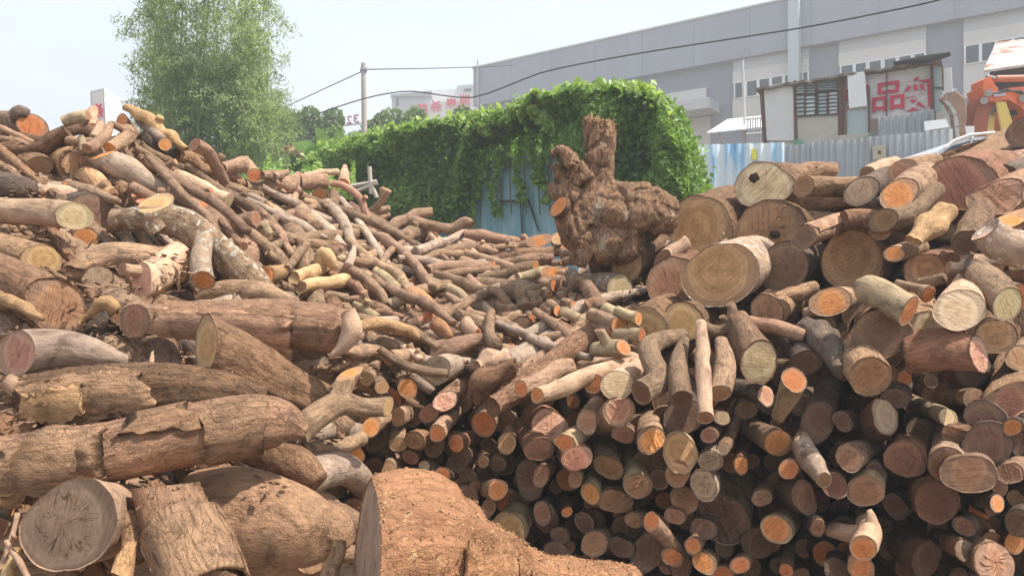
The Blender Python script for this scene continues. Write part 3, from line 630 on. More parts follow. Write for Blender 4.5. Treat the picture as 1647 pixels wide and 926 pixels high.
# ---------------------------------------- big logs of the right stack's crown
log('L b T e0.6|1008,425,28;1040,408,26;1068,390,24', 'bark covered log with a flat brown end left of the two large leaning discs', 'the flat brown end beside the root mass', n0=(-.45, -.88, -.05), prof=(1, 1.05, .85, 1.05, 1.1, 1.05, .95, 1.05))
log('L f Y e0.4|997,463,21;970,458,20;935,458,16;915,438,10', 'short whitish log with a pale yellow round end below the root mass', 'the pale yellow end under the root mass', n0=(.3, -.95, .1))
log('L d D e0.5|966,428,18;960,410,18')
log('L b T e0.8|1131,366,49;1160,352,48;1190,335,46', 'very large log with a golden ringed end, leftmost of the big discs', 'the leftmost big golden disc', n0=(-.1, -1, 0), prof=(.85, .88, .95, 1, 1.05, 1, 1.05, 1), bt=.03)
t_ = log('L b W e1.1|1226,296,41;1270,295,40;1320,305,38', 'pear shaped cream disc with a small dark hollow, topmost of the big logs', 'the pear shaped cream disc', n0=(-.05, -1, .12), prof=(1.15, .85, .78, .85, 1, .95, .82, .95), bt=.03)
hole(t_, 1212, 286, 9, DEP(1226, 294)-.045, 3, 8)
t_ = log('L b B e0.8|1242,370,49;1275,375,48;1300,380,46', 'large brown disc with a dark star shaped hollow below the pear shaped one', 'the big disc with the dark star', n0=(.05, -1, 0), bt=.03, prof=(1.05, 1, .93, .95, 1, 1, .95, .98))
hole(t_, 1246, 377, 10, DEP(1242, 370)-.035, 8, 7)
log('L f T e0.7|1157,442,54;1187,430,53;1217,415,51', 'largest ringed brown disc with clear growth rings and pale bark on its right', 'the largest ringed disc', n0=(-.12, -1, 0), prof=(1.1, .98, .88, .92, 1.05, .95, .84, .95), bt=.03, d0=4.75)
log('L b B e0.6|1082,455,37;1105,440,36;1130,420,34', n0=(.1, -1, .1))
log('L b T e0.8|1372,420,48;1400,420,47', 'big shaded ringed disc in the middle of the right stack', 'the big shaded ringed disc', n0=(-.1, -1, -.05), prof=(.95, 1, 1, 1, 1, 1, 1, 1), bt=.03)
log('L d D e0.7|1260,430,40;1300,420,40')
log('L b T e0.6|1040,528,33;1055,515,34;1075,500,34', 'log with mossy bark whose tan end is half hidden by small orange ended logs', 'the tan end behind small orange ends', n0=(-.2, -1, 0), bt=.04)
log('L b T e0.6|1100,516,30;1130,505,30', n0=(.1, -1, 0))
log('B w B a|1066,418,12;1082,405,11;1105,388,10', torn=(.3, 0), n0=(-.5, -.8, -.1))
log('L x D e0.7|1292,382,18;1350,360,17;1440,333,16', 'flaking pale log with a dark purple end left of the big shaded disc', 'the flaking log with the dark end', n0=(-.4, -.9, 0), d0=4.6, shells=[(.05, .5, 30, 140, .006, 'p', .1)])
log('L r - a|1358,353,13;1385,352,15;1412,353,15', d0=4.75, d1=4.75)
log('L g B e0.4|1421,354,18;1458,347,17;1485,325,16;1505,305,16', 'pale smooth forked log with a brown orange end and rounded far end', 'the rounded log beside the bright orange disc', n0=(-.35, -.93, 0), d0=4.45)
log('L g O e0.5|1446,311,24;1465,300,28;1485,285,28', 'pale barked log with the brightest orange disc on the crown of the right stack', 'the brightest orange disc', n0=(-.1, -1, .15), bt=.09, d0=4.65)
log('L r K e0.7|1545,292,47;1575,282,46;1610,275,44', 'huge log with a flat dark red brown angular end at the upper right', 'the huge red brown flat end', n0=(-.05, -1, .1), prof=(1.15, .9, .82, .9, 1.05, 1, .85, 1), bt=.03, d0=4.95)
log('L x B a|1292,300,16;1330,300,16;1372,301,17', 'pale flaky log with a notched brown left end lying level on the crown', 'the notched level log', n0=(-.7, -.7, 0), d0=5.0, d1=5.1)
log('L d G e0.4|1386,307,22;1405,297,21;1430,285,20', 'short log with a cracked dark grey end, just left of the brightest orange disc', 'the cracked dark grey end', n0=(-.1, -1, .1), d0=4.85)
log('B x O e0.3|1412,298,9;1422,292,9;1435,283,9', n0=(-.5, -.6, .6))
log('L w B e0.6|1396,281,14;1415,272,14;1440,262,12')
log('L x K e0.5|1450,275,19;1470,268,18;1500,262,16', n0=(-.1, -1, .2))
log('L x -- a,.2|1265,290,18;1300,278,17;1340,272,12', d0=5.7, d1=5.9)
log('C o -- a,-.15|1470,388,15;1498,362,24;1522,338,18', 'straw coloured slab of broken fibrous bark in front of the huge red brown end', 'the straw coloured bark slab', lump=.25, prof=(1, .8, .6, .8, 1, .8, .6, .8), d0=4.2, d1=4.4)
log('C x B e0.5|1600,318,32;1630,305,32;1660,290,30', 'dark brown broken lump with a pale peeled upper edge near the right edge', n0=(-.2, -1, .2), prof=(1, 1.05, .95, .7, 1, 1, .8, .9), torn=(.12, 0))
log('L d D e0.5|1612,290,26;1640,280,26;1665,270,25')
log('L x D a|1554,390,21;1570,360,20;1582,335,18', 'log with a dark plum coloured end between the straw slab and the whitish knob', 'the dark plum end', d0=4.2, d1=4.6, n0=(-.1, -.95, -.3), bt=.06)
log('R f -- a,-.1|1585,368,23;1612,392,27;1650,402,28', 'whitish gnarled root with a round knob at the right edge', 'the whitish gnarled knob', lump=.14, d0=4.0, d1=4.0)
log('L r O a|1624,354,16;1650,350,16;1670,348,14', n0=(-.3, -.6, .75), d0=4.35, d1=4.4)
log('L b T e0.6|1488,433,27;1510,425,27;1530,415,26', n0=(-.1, -1, 0))
log('L g B e0.4|1415,371,15;1430,360,15;1450,345,14', n0=(-.1, -1, -.1), d0=4.5)
log('L g O e0.4|1438,408,13;1458,402,14;1480,395,14', n0=(-.1, -1, .1), d0=4.25)
log('L n O a|1462,500,26;1428,480,26;1396,464,24;1380,458,12', 'plump green grey log with a deeply sawn orange end pointing down right', 'the plump green grey log', d0=3.6, d1=3.9, n0=(.6, -.7, -.3), lump=.03, torn=(.05, 0))
log('B g O a,-.1|1494,473,15;1474,464,8;1442,456,7', d0=3.75, d1=3.9, torn=(.2, 0))
log('B g -- a,-.05|1478,456,8;1500,452,9;1520,446,8')
log('L w W e0.5|1543,497,34;1556,470,27;1562,452,24', 'log with a broad cream saw marked end beside the plump green grey log', 'the broad cream end', n0=(.0, -1, .15), bt=.03, d0=3.6)
log('L g Y a|1621,488,27;1595,460,29;1568,432,22', 'grey log with a mottled yellow end at the right, above the dark gap', 'the mottled yellow end', d0=3.6, d1=3.95, n0=(.3, -.93, -.1))
log('B d BT a|1525,430,10;1555,425,9;1602,422,3', d0=3.9, d1=3.9)
log('L w B e0.3|1530,416,11;1545,420,12;1575,420,14', n0=(-.5, -.8, 0))
log('L x W e0.5|1490,525,25;1482,502,24;1478,480,22', n0=(.1, -1, 0), d0=3.8)
log('L b D e0.6|1412,537,42;1420,520,41;1428,500,40', 'wide log with a dark brown end under the plump green grey log', 'the wide dark brown end', n0=(0, -1, -.05), prof=(1.15, .95, .82, .9, 1, .95, .82, 1), shells=[(0, .35, 60, 190, .01, 'x', .1)], d0=3.7)
log('L g O e0.5|1336,485,24;1365,478,20;1400,470,18', 'log with a round orange end and short side stub above the dark grey slab', 'the orange end over the grey slab', n0=(0, -1, .1), limbs=[('1340,492,14;1315,500,9;1292,502,7', '-')])
log('L b B e0.5|1603,540,31;1600,520,29', 'log with a tan brown saw marked end right of the broad cream end', n0=(.1, -1, .05), prof=(1, .9, .8, .9, 1, .95, .85, .95))
log('L r P a|1575,569,28;1525,562,31;1455,567,32', 'heavy dark red log with a broken pink face, lying level under the cream end', 'the heavy level red log', d0=3.6, d1=3.75, n0=(.55, -.8, .2), torn=(.12, 0))
log('L x B a|1399,606,34;1390,590,32;1380,570,30', 'bowl shaped log with a brown end and pale upper rim', 'the pale rimmed bowl shaped end', d0=3.5, d1=3.9, n0=(.1, -.85, -.5), bt=.1)
log('L x B e0.4|1250,500,20;1262,490,20;1290,482,18', torn=(.2, 0))
log('L b B e0.4|1232,500,26;1240,490,26')
log('B x -- a|1245,480,9;1285,472,13;1310,462,11')
log('L g O a|996,525,15;975,515,13;950,505,12', n0=(.5, -.85, 0), d0=4.35, d1=4.5)
log('L n O a|1006,513,10;990,505,10;972,496,10', n0=(.4, -.9, 0), d0=4.45, d1=4.6)
log('L n O a|1027,512,11;1010,508,10;992,500,9', n0=(.75, -.66, 0), d0=4.3, d1=4.4)
log('L n O a|1033,539,11;1010,536,10;985,538,9', n0=(.75, -.66, 0), d0=4.25, d1=4.35)
log('L g O a|985,533,10;972,528,10;958,522,9', n0=(.5, -.8, -.1), d0=4.35, d1=4.5)
log('L n O a|1003,558,13;980,560,14;955,562,12', 'split wedge of wood with an orange face, left of the elbow bent log', n0=(.4, -.7, .5), d0=4.1, d1=4.25)
log('L p D e0.4|1012,572,15;1005,560,15')
log('B w B e0.3|1043,548,8;1040,560,8')
log('R g -- a,-.1|915,470,7;935,452,11;950,470,12;968,500,14', 'grey white tree fork dusted with lichen left of the pale yellow end')
log('C r BB a,-.1|945,492,10;958,487,11;972,492,9', torn=(.5, .5), lump=.3)
# ---------------------------------------- lower left, close to us
log('L x B a|216,516,29;262,512,27;340,513,33;440,518,38;530,528,40;566,525,30', 'long shaggy log with peeling red bark between a round brown end and white torn root', 'the long shaggy red barked log', d0=3.35, d1=3.5, n0=(-.55, -.83, 0), lump=.05, torn=(0, .5), shells=[(.1, .75, 70, 150, .012, 'p', .15)])
log('R w D a|560,500,12;565,530,17;553,555,12;530,575,4', 'white bare torn root curling down at the right end of the shaggy log', d0=3.35, d1=3.3, lump=.14)
log('L d D e0.4|505,548,30;508,535,28', 'log with a dark round end in the shade under the white torn root', d0=3.7)
log('L w T e0.4|452,562,21;450,550,20', d0=3.65, n0=(-.2, -1, .1))
log('L b T a|330,552,40;372,575,42;440,612,38;510,640,30;550,652,18', 'big leaning stump with a bare tan wood face turned left and mossy rough bark', 'the leaning stump with the bare tan face', d0=3.05, d1=3.5, n0=(-.68, -.72, .12), lump=.09, prof=(1, 1, 1.05, 1, .95, 1, 1.1, 1))
log('L d B e0.3|262,560,25;275,570,25', d0=3.55)
log('L s P a|26,567,37;80,563,33;145,570,26;205,580,9', 'weathered silver log tapering to the right from a pinkish oval end at the left edge', 'the silver tapering log', d0=2.95, d1=3.15, n0=(-.35, -.93, 0), bt=.04)
log('L d -- a|120,548,32;160,520,36;182,505,30', d0=3.65, d1=3.7)
log('C o -- a|128,520,4;150,500,7;175,488,12;188,500,10', lump=.2)
log('L x B e0.3|192,512,12;198,505,12', d0=3.6)
log('L b -B a|45,640,38;120,636,47;230,630,48;340,630,39;425,642,22', 'thick dark log with a plate of yellowish bark along its upper left side', 'the thick log with the bark plate', d0=2.9, d1=3.05, lump=.05, shells=[(.02, .52, 55, 122, .03, 'x', .3), (.03, .3, 75, 110, .05, 'o', .3)])
log('L x -- a|-15,748,44;70,742,48;180,726,49;300,700,48;400,680,46;455,680,36;490,694,13', 'very large flaking brown log across the lower left with a torn right tip', 'the very large flaking log', d0=2.45, d1=2.75, lump=.045, torn=(0, .4), shells=[(.02, .36, 40, 125, .02, 'x', .3), (.42, .62, -30, 60, .012, 'b', .35), (.66, .86, 40, 170, .014, 'x', .3)])
log('L w G e0.5|110,846,78;140,842,77;185,835,74', 'very large log with a grey oval growth ringed end at the bottom left corner', 'the grey oval end at the bottom left', n0=(-.1, -1, .05), prof=(1.1, .98, .86, .9, 1.1, .95, .84, .98), bt=.03, d0=2.2)
log('L q T a|270,780,50;292,845,54;318,905,56;340,960,56', 'upright split log with a bare brown upper part beside the grey oval end', 'the upright log with the bare top', d0=2.45, d1=2.15, n0=(-.1, .2, .97), lump=.06, prof=(.85, 1, 1, 1, .95, 1, 1, 1), shells=[(.40, 1, -20, 200, .012, 'x', .08), (.42, 1, 160, 380, .012, 'x', .08)])
log('L q -- a|335,868,104;390,858,98;455,858,84;505,855,62;548,846,32', 'smooth brown stump with a round knot swelling behind the sawdusty wedge', 'the smooth stump with the knot', d0=2.85, d1=2.65, lump=.07, plates=.012)
log('L b -- a|395,728,16;440,738,26;482,752,28;512,775,18', d0=2.95, d1=2.85, lump=.12)
log('L c C a|588,914,128;645,908,136;700,925,119;745,940,101;800,955,89;870,965,68;1000,960,50;1012,962,46', 'largest foreground log, a sawdusty wedge with a smooth grey brown sawn face', 'the sawdusty foreground log', d0=2.1, d1=2.45, n0=(-.93, -.33, .12), lump=.075, plates=.012, iso=.055, tint=.5, bt=.012, prof=(.95, .97, 1.0, 1.02, .92, .86, 1.02, 1, 1.0), shells=[(.2, .45, 60, 110, .01, 'c', .4), (.35, .62, 95, 150, .01, 'c', .4), (.55, .9, 60, 120, .008, 'c', .4)])
log('B g -T a|478,695,22;510,668,20;545,648,20;585,655,15;625,653,15', 'grey Y branch pointing right above the shaded gap beside the foreground logs', 'the grey Y branch', d0=3.2, d1=3.55, n1=(1, -.2, 0), limbs=[('538,650,19;552,620,16;563,600,15', 'O', .1, (0, -.3, .9))])
log('B g -- a|483,724,13;530,719,13;583,703,12', d0=3.4, d1=3.7)
log('L b B e0.4|20,690,30;-10,680,28', d0=2.75)
log('B w - a|12,612,14;30,628,15;38,645,10', d0=2.85, d1=2.85)
log('B b O a|205,835,18;215,865,20;212,905,18', d0=2.35, d1=2.25)
log('C o -- a|195,930,20;205,900,16;215,870,7', d0=2.2, d1=2.25, lump=.25)
log('L b D e0.4|380,880,40;400,870,45', d0=2.85)
log('L r B e0.4|505,890,30;500,880,35', d0=2.6)
log('B x -- a|545,870,10;540,900,12;530,940,14', d0=2.3, d1=2.2)
log('B w T- a|10,870,4;30,900,5;48,935,5', d0=2.25, d1=2.15)
log('B w TT a|5,905,4;20,860,4;28,825,4', d0=2.25, d1=2.3)
log('C y TT a|25,880,9;15,910,8;8,940,8', d0=2.35, d1=2.3, lump=.2)
log('L b B e0.4|15,790,26;-10,780,25', d0=2.6)
log('C x -- a|0,930,28;60,925,26;120,940,22', d0=2.4, d1=2.4, lump=.25)
log('B g -- a,-.05|500,590,5;540,592,6;575,575,5;600,560,4')
log('B g -- a|470,586,4;510,596,5;545,590,5')
log('L g -- a|585,540,9;612,550,11;640,560,10')
log('R g -- a|545,560,8;575,568,12;610,562,9', lump=.2)
log('B g T e0.4|590,610,12;600,590,12;612,575,11', n0=(-.3, -1, 0))
# ---------------------------------------- shaded face of the right stack
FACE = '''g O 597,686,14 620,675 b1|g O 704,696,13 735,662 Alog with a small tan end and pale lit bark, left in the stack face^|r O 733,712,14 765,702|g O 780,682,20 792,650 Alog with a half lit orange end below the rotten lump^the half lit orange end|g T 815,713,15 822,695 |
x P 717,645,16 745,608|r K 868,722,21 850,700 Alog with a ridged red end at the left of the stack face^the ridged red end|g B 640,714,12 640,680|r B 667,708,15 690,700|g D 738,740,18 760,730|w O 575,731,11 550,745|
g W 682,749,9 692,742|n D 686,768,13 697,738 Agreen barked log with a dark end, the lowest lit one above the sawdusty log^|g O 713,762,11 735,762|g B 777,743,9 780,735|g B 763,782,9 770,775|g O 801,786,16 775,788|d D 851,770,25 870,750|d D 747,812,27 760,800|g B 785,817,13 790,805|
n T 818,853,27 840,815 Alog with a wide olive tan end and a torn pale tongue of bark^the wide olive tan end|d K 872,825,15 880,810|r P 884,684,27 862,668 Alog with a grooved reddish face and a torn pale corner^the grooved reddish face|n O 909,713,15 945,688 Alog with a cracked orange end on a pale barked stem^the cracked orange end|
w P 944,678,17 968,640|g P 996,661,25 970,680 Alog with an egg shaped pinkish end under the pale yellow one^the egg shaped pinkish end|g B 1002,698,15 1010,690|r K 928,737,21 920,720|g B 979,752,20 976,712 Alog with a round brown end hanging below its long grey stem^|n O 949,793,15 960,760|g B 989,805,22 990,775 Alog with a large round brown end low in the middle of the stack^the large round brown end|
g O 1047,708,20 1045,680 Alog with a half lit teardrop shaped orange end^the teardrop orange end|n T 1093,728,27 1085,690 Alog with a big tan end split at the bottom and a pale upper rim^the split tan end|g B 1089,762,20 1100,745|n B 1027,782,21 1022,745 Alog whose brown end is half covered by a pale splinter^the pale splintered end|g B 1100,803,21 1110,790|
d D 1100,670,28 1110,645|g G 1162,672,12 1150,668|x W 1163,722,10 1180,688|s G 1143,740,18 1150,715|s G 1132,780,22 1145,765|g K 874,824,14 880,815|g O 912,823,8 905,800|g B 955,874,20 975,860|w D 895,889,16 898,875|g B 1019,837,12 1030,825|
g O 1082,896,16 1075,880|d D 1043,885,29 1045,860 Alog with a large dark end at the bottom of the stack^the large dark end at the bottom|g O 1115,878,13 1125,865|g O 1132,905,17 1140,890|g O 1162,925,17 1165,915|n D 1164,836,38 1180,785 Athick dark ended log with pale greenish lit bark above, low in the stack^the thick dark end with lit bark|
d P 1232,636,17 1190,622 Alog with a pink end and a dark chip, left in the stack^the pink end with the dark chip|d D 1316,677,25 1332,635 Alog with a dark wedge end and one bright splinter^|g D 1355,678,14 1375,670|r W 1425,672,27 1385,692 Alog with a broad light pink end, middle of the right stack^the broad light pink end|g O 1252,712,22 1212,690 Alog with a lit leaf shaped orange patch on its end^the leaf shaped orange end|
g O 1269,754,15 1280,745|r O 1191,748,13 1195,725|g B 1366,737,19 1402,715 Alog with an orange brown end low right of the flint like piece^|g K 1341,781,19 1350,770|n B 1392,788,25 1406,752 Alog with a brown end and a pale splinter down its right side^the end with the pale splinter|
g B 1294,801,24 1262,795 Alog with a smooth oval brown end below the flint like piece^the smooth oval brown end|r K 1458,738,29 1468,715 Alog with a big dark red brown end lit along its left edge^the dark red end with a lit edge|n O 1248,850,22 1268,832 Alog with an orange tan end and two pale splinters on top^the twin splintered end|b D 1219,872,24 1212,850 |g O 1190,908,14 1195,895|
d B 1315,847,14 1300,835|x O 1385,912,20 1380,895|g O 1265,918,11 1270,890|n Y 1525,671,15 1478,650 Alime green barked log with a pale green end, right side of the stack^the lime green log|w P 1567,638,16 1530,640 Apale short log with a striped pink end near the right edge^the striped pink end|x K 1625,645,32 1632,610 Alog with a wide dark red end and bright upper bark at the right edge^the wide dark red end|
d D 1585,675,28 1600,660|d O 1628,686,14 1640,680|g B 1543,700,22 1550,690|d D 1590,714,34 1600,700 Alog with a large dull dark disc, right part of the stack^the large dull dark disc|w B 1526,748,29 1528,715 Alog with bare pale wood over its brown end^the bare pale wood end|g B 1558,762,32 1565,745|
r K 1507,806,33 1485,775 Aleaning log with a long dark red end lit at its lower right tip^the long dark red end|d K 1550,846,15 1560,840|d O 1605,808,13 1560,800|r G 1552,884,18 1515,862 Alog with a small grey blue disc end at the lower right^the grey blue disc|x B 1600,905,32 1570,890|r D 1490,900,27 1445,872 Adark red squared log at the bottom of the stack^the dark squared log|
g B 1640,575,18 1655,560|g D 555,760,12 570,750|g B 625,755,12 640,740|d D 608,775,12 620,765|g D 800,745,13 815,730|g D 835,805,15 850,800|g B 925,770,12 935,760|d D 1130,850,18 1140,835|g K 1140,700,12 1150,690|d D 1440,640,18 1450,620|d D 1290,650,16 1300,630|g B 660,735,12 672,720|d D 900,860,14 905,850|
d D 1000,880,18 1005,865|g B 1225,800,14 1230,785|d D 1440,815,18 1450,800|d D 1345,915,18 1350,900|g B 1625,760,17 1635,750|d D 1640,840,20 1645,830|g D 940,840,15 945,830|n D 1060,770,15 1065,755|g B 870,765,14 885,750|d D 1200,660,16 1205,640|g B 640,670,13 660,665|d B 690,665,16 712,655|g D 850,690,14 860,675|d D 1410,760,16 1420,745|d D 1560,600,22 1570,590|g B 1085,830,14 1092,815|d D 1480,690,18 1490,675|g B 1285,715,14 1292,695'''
for i, it in enumerate(FACE.replace('\n', '').split('|')):
    it = it.strip()
    if not it: continue
    lab = lmk = None
    if ' A' in it:
        it, lb = it.split(' A', 1); lab, lmk = (lb.split('^')+[None])[:2]; lmk = lmk or None
    q = it.split(); x, y, r = map(float, q[2].split(',')); tx, ty = map(float, q[3].split(','))
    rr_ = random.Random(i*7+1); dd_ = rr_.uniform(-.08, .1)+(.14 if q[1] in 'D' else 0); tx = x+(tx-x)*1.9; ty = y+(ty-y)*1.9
    nn = (rr_.uniform(-.45, .45)+(x-tx)*.006, -1, rr_.uniform(-.3, .5))
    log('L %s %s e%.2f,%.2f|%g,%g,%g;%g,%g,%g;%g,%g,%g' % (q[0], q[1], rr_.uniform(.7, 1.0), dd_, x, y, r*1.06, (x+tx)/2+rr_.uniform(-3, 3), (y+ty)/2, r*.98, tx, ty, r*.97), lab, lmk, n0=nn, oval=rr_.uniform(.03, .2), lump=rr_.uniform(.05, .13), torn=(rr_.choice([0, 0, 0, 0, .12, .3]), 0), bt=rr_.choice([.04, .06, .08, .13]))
log('B g O e0.2|1047,838,14;1072,865,12;1092,893,12', n0=(-.6, -.8, .2), d0=3.65)
log('L w O a|1388,880,21;1400,855,19;1392,842,17', 'pale forked log with a striped orange end and an upright horn, low in the stack', 'the pale forked log with a horn', d0=3.4, d1=3.7, n0=(-.1, -.95, -.3), limbs=[('1400,860,16;1370,858,14;1335,850,12', '-', .2), ('1396,860,15;1402,838,9;1398,820,4', '-')])
log('C f BW a|1325,772,13;1308,745,19;1288,714,18', 'pale flint like tapering log with a bright lower tip in the stack face', 'the flint like pale log', d0=3.35, d1=3.7, lump=.14)
log('L n O a|1278,610,20;1266,640,16;1250,672,10', 'leaning log with a bright orange red cut near the straw coloured end', 'the orange red leaning cut', d0=3.5, d1=3.7, n0=(-.1, -.9, .45))

log('L d D e0.7|1652,212,26;1680,205,24', 'dark log end poking in at the right edge above the bark mound', n0=(-.3, -1, 0), d0=6.6)
log('L x B e0.6|1640,262,16;1660,255,16', n0=(-.1, -1, .2), d0=5.9)
def sprinkle(rec, n, mat, seed, smin=.003, smax=.011):
    "sawdust crumbs and chips lying on the upper side of a log: part of it"
    g = np.random.default_rng(seed); t = rec['tb'][0]; C, U, V, rad = t['C'], t['U'], t['V'], t['rad']; m = len(C); v = []; f = []; tt_ = []
    P = t['v'][:m*(len(t['v'])//m)]
    idx = g.integers(0, len(P), n*4); k = 0
    for i in idx:
        c = P[i]; ci = C[np.argmin(((C-c)**2).sum(1))]
        if c[2]-ci[2] < .15*np.linalg.norm(c-ci) or k >= n: continue
        k += 1; s_ = g.uniform(smin, smax); a = g.normal(size=3); a[2] *= .4; a /= np.linalg.norm(a); b_ = g.normal(size=3); b_[2] *= .4; c = c+g.normal(size=3)*.003
        j = len(v); v += [c-a*s_, c+b_*s_*.5, c+a*s_, c-b_*s_*.5, c+np.array([0, 0, s_*.5])]; f += [(j, j+1, j+4), (j+1, j+2, j+4), (j+2, j+3, j+4), (j+3, j, j+4), (j, j+3, j+2, j+1)]; tt_ += [g.random()]*5
    b = rec['base']; tag(mesh_obj('sawdust', np.array(v)-b, f, BK[mat], rec['o'], False, [('bco', 'FLOAT_VECTOR', np.array(v)), ('tint', 'FLOAT', tt_)]), kind='stuff')
for r_ in LOGS:
    if r_['lm'] == 'the sawdusty foreground log': sprinkle(r_, 3200, 'o', 4, .002, .007); 
    if r_['lm'] in ('the long rough tan log', 'the very large flaking log', 'the upright log with the bare top', 'the thick log with the bark plate'): sprinkle(r_, 400, 'x', 5, .002, .008)
# ---------------------------------------- root mass with the upright stump (one gnarled thing, fused)
def fused(root, name, tubes, voxel, mat, bumps, ridge=0):
    v, f, _ = join(tubes); me = bpy.data.meshes.new(name); me.from_pydata([tuple(p) for p in v], [], f)
    bm = bmesh.new(); bm.from_mesh(me); bmesh.ops.recalc_face_normals(bm, faces=bm.faces); bm.to_mesh(me); bm.free()
    o = bpy.data.objects.new(name, me); COL.objects.link(o); m = o.modifiers.new('r', 'REMESH'); m.mode = 'VOXEL'; m.voxel_size = voxel
    dg = bpy.context.evaluated_depsgraph_get(); ev = o.evaluated_get(dg); m2 = bpy.data.meshes.new_from_object(ev)
    vv = np.empty(len(m2.vertices)*3, dtype=np.float32); m2.vertices.foreach_get('co', vv); vv = vv.reshape(-1, 3)
    nn = np.empty(len(m2.vertices)*3, dtype=np.float32); m2.vertices.foreach_get('normal', nn); nn = nn.reshape(-1, 3)
    d = sum(a*snoise(vv, 40+i, fr, 9) for i, (a, fr) in enumerate(bumps)); d -= ridge*np.exp(-(snoise(vv*np.array([1, 1, .35]), 77, 11, 11)/.07)**2)+ridge*.6*np.exp(-(snoise(vv*np.array([1, 1, .5]), 78, 24, 11)/.08)**2); vv = vv+nn*d[:, None]
    base = np.array(root.location); fc = [tuple(p.vertices) for p in m2.polygons]
    bpy.data.objects.remove(o); return mesh_obj(name, vv-base, fc, mat, root, True, [('bco', 'FLOAT_VECTOR', vv*np.array([1, 1, .7])), ('tint', 'FLOAT', [.75]*len(vv))])
BK['m'] = bark_mat('root wood', (.08, .045, .03), (.33, .21, .135), (.54, .39, .27), 2.2, .4, ((.50, .38, .27), .58, 8))
rd0 = 5.35
def tp(s, dd=0): 
    P = [tuple(map(float, q.split(','))) for q in s.split(';')]; return [W(p[0], p[1], rd0+dd+(p[3] if len(p) > 3 else 0)) for p in P], [p[2]*(rd0+dd)/F for p in P]
SR = empty('stump', tuple(W(960, 430, rd0)), 'tall gnarled upturned stump with a torn upright trunk and stubby roots, before the vines', 'stump')
tl = []
for i, q in enumerate(['962,198,23;964,235,25;960,285,27;955,335,36;952,372,42', '900,340,22;945,335,40;1000,338,46;1050,342,42;1084,350,34', '922,305,18;915,340,22;935,380,30;955,408,22', '886,302,8;903,312,13;928,322,20', '893,266,8;905,287,11;918,302,15', '889,250,5;903,243,10;920,262,13;940,292,17', '930,380,24;970,392,40;1015,380,32;1052,362,18', '990,318,14;1026,312,18;1052,326,20', '944,186,5;949,198,13;958,220,16', '983,208,6;980,225,11;972,250,14', '960,186,6;962,200,12;963,220,16', '955,395,30;1000,392,30;1020,380,26', '940,395,18;925,425,14', '1060,330,12;1082,326,7;1092,332,3', '915,262,10;935,268,14']):
    p, r = tp(q, (0, .02, -.05, -.08, -.05, -.1, .08, -.06, 0, -.03, .02, -.05, -.1, 0, -.14)[i]); tl.append(tube(p, r, 900+i, seg=26, lump=.13, plates=.03, step=.03, caps=(0, 0)))
fused(SR, 'root_mass', tl, .011, BK['m'], [(.016, 6), (.014, 15), (.009, 33), (.005, 75)], .022)
sp_ = MB(); rs = random.Random(9)
for k in range(70):
    x = rs.uniform(942, 988); y = 188+abs(x-952)*.35+rs.uniform(0, 16); a = W(x, y, rd0-rs.uniform(-.05, .12)); sp_.bar(a, a+np.array([rs.gauss(.01, .02), rs.gauss(0, .02), rs.uniform(.015, .055)]), rs.uniform(.004, .011), 5, .001)
sp_.build('torn_fibres', BK['o'], SR)
def disc_cut(root, px, py, rx, ry, d, n, key, seed):
    tb = tube([W(px, py, d), W(px, py, d)+np.array(n)*-.06], [rx*d/F]*2, seed, seg=18, caps=(1, 0), n0=n, prof=None, oval=.15); cv, cf, cc = tb['caps'][0]
    b = np.array(root.location); v, f, bb = join([tb]); mesh_obj('root_stub', v-b, f, BK['m'], root, True, [('bco', 'FLOAT_VECTOR', bb), ('tint', 'FLOAT', [.4]*len(v))])
    mesh_obj('cut_end', cv-b, cf, CT[key], root, True, [('cco', 'FLOAT_VECTOR', cc), ('tint', 'FLOAT', [.6]*len(cv))])
disc_cut(SR, 916, 257, 14, 10, rd0-.10, (-.3, -.75, .55), 'T', 5); disc_cut(SR, 898, 332, 18, 14, rd0-.28, (-.55, -.75, .3), 'O', 6)
disc_cut(SR, 885, 300, 9, 9, rd0-.10, (-.8, -.5, .3), 'D', 8)
LOGS.append(dict(o=SR, kind='stump', label=SR['label'], lm='the tall gnarled stump', c=(960, 330), r=60))

# ---------------------------------------- the logs deeper in: countless, one object of stuff
TOP = [(0, 190), (60, 195), (110, 205), (150, 210), (200, 200), (240, 228), (300, 265), (340, 285), (400, 290), (480, 298), (550, 300), (600, 335), (625, 345), (640, 365), (700, 370), (760, 375), (850, 398), (900, 410), (930, 430), (1000, 440), (1060, 400), (1100, 390), (1180, 330), (1200, 320), (1280, 300), (1400, 296), (1450, 285), (1500, 270), (1600, 262), (1647, 255), (1800, 250)]
ytop = lambda x: float(np.interp(x, [p[0] for p in TOP], [p[1] for p in TOP]))
BKS = ['g', 'b', 'x', 's', 'd', 'r', 'w']; CTS = ['O', 'T', 'B', 'D', 'K']
V_, F_, B_, C_, T_, M_ = [], [], [], [], [], []; nV = 0
def put(tb, bk, cs, tint):
    global nV
    n = len(tb['v']); V_.append(tb['v']); B_.append(tb['b']); C_.append(np.zeros((n, 3))); T_.append(np.full(n, tint)); F_.extend(tuple(i+nV for i in q) for q in tb['f']); M_.extend([BKS.index(bk)]*len(tb['f'])); nV += n
    for cp, ck in zip(tb['caps'], cs):
        if cp is None: continue
        cv, cf, cc = cp; V_.append(cv); B_.append(np.zeros((len(cv), 3))); C_.append(cc); T_.append(np.full(len(cv), tint)); F_.extend(tuple(i+nV for i in q) for q in cf); M_.extend([len(BKS)+CTS.index(ck)]*len(cf)); nV += len(cv)
rf = random.Random(11); pts = []
def face(x, y): return x > 555 and y > 590+max(0, (700-x))*.4 or (x > 1060 and y > 400) or (x > 1190 and y > 340)
cells = []
yy = 190
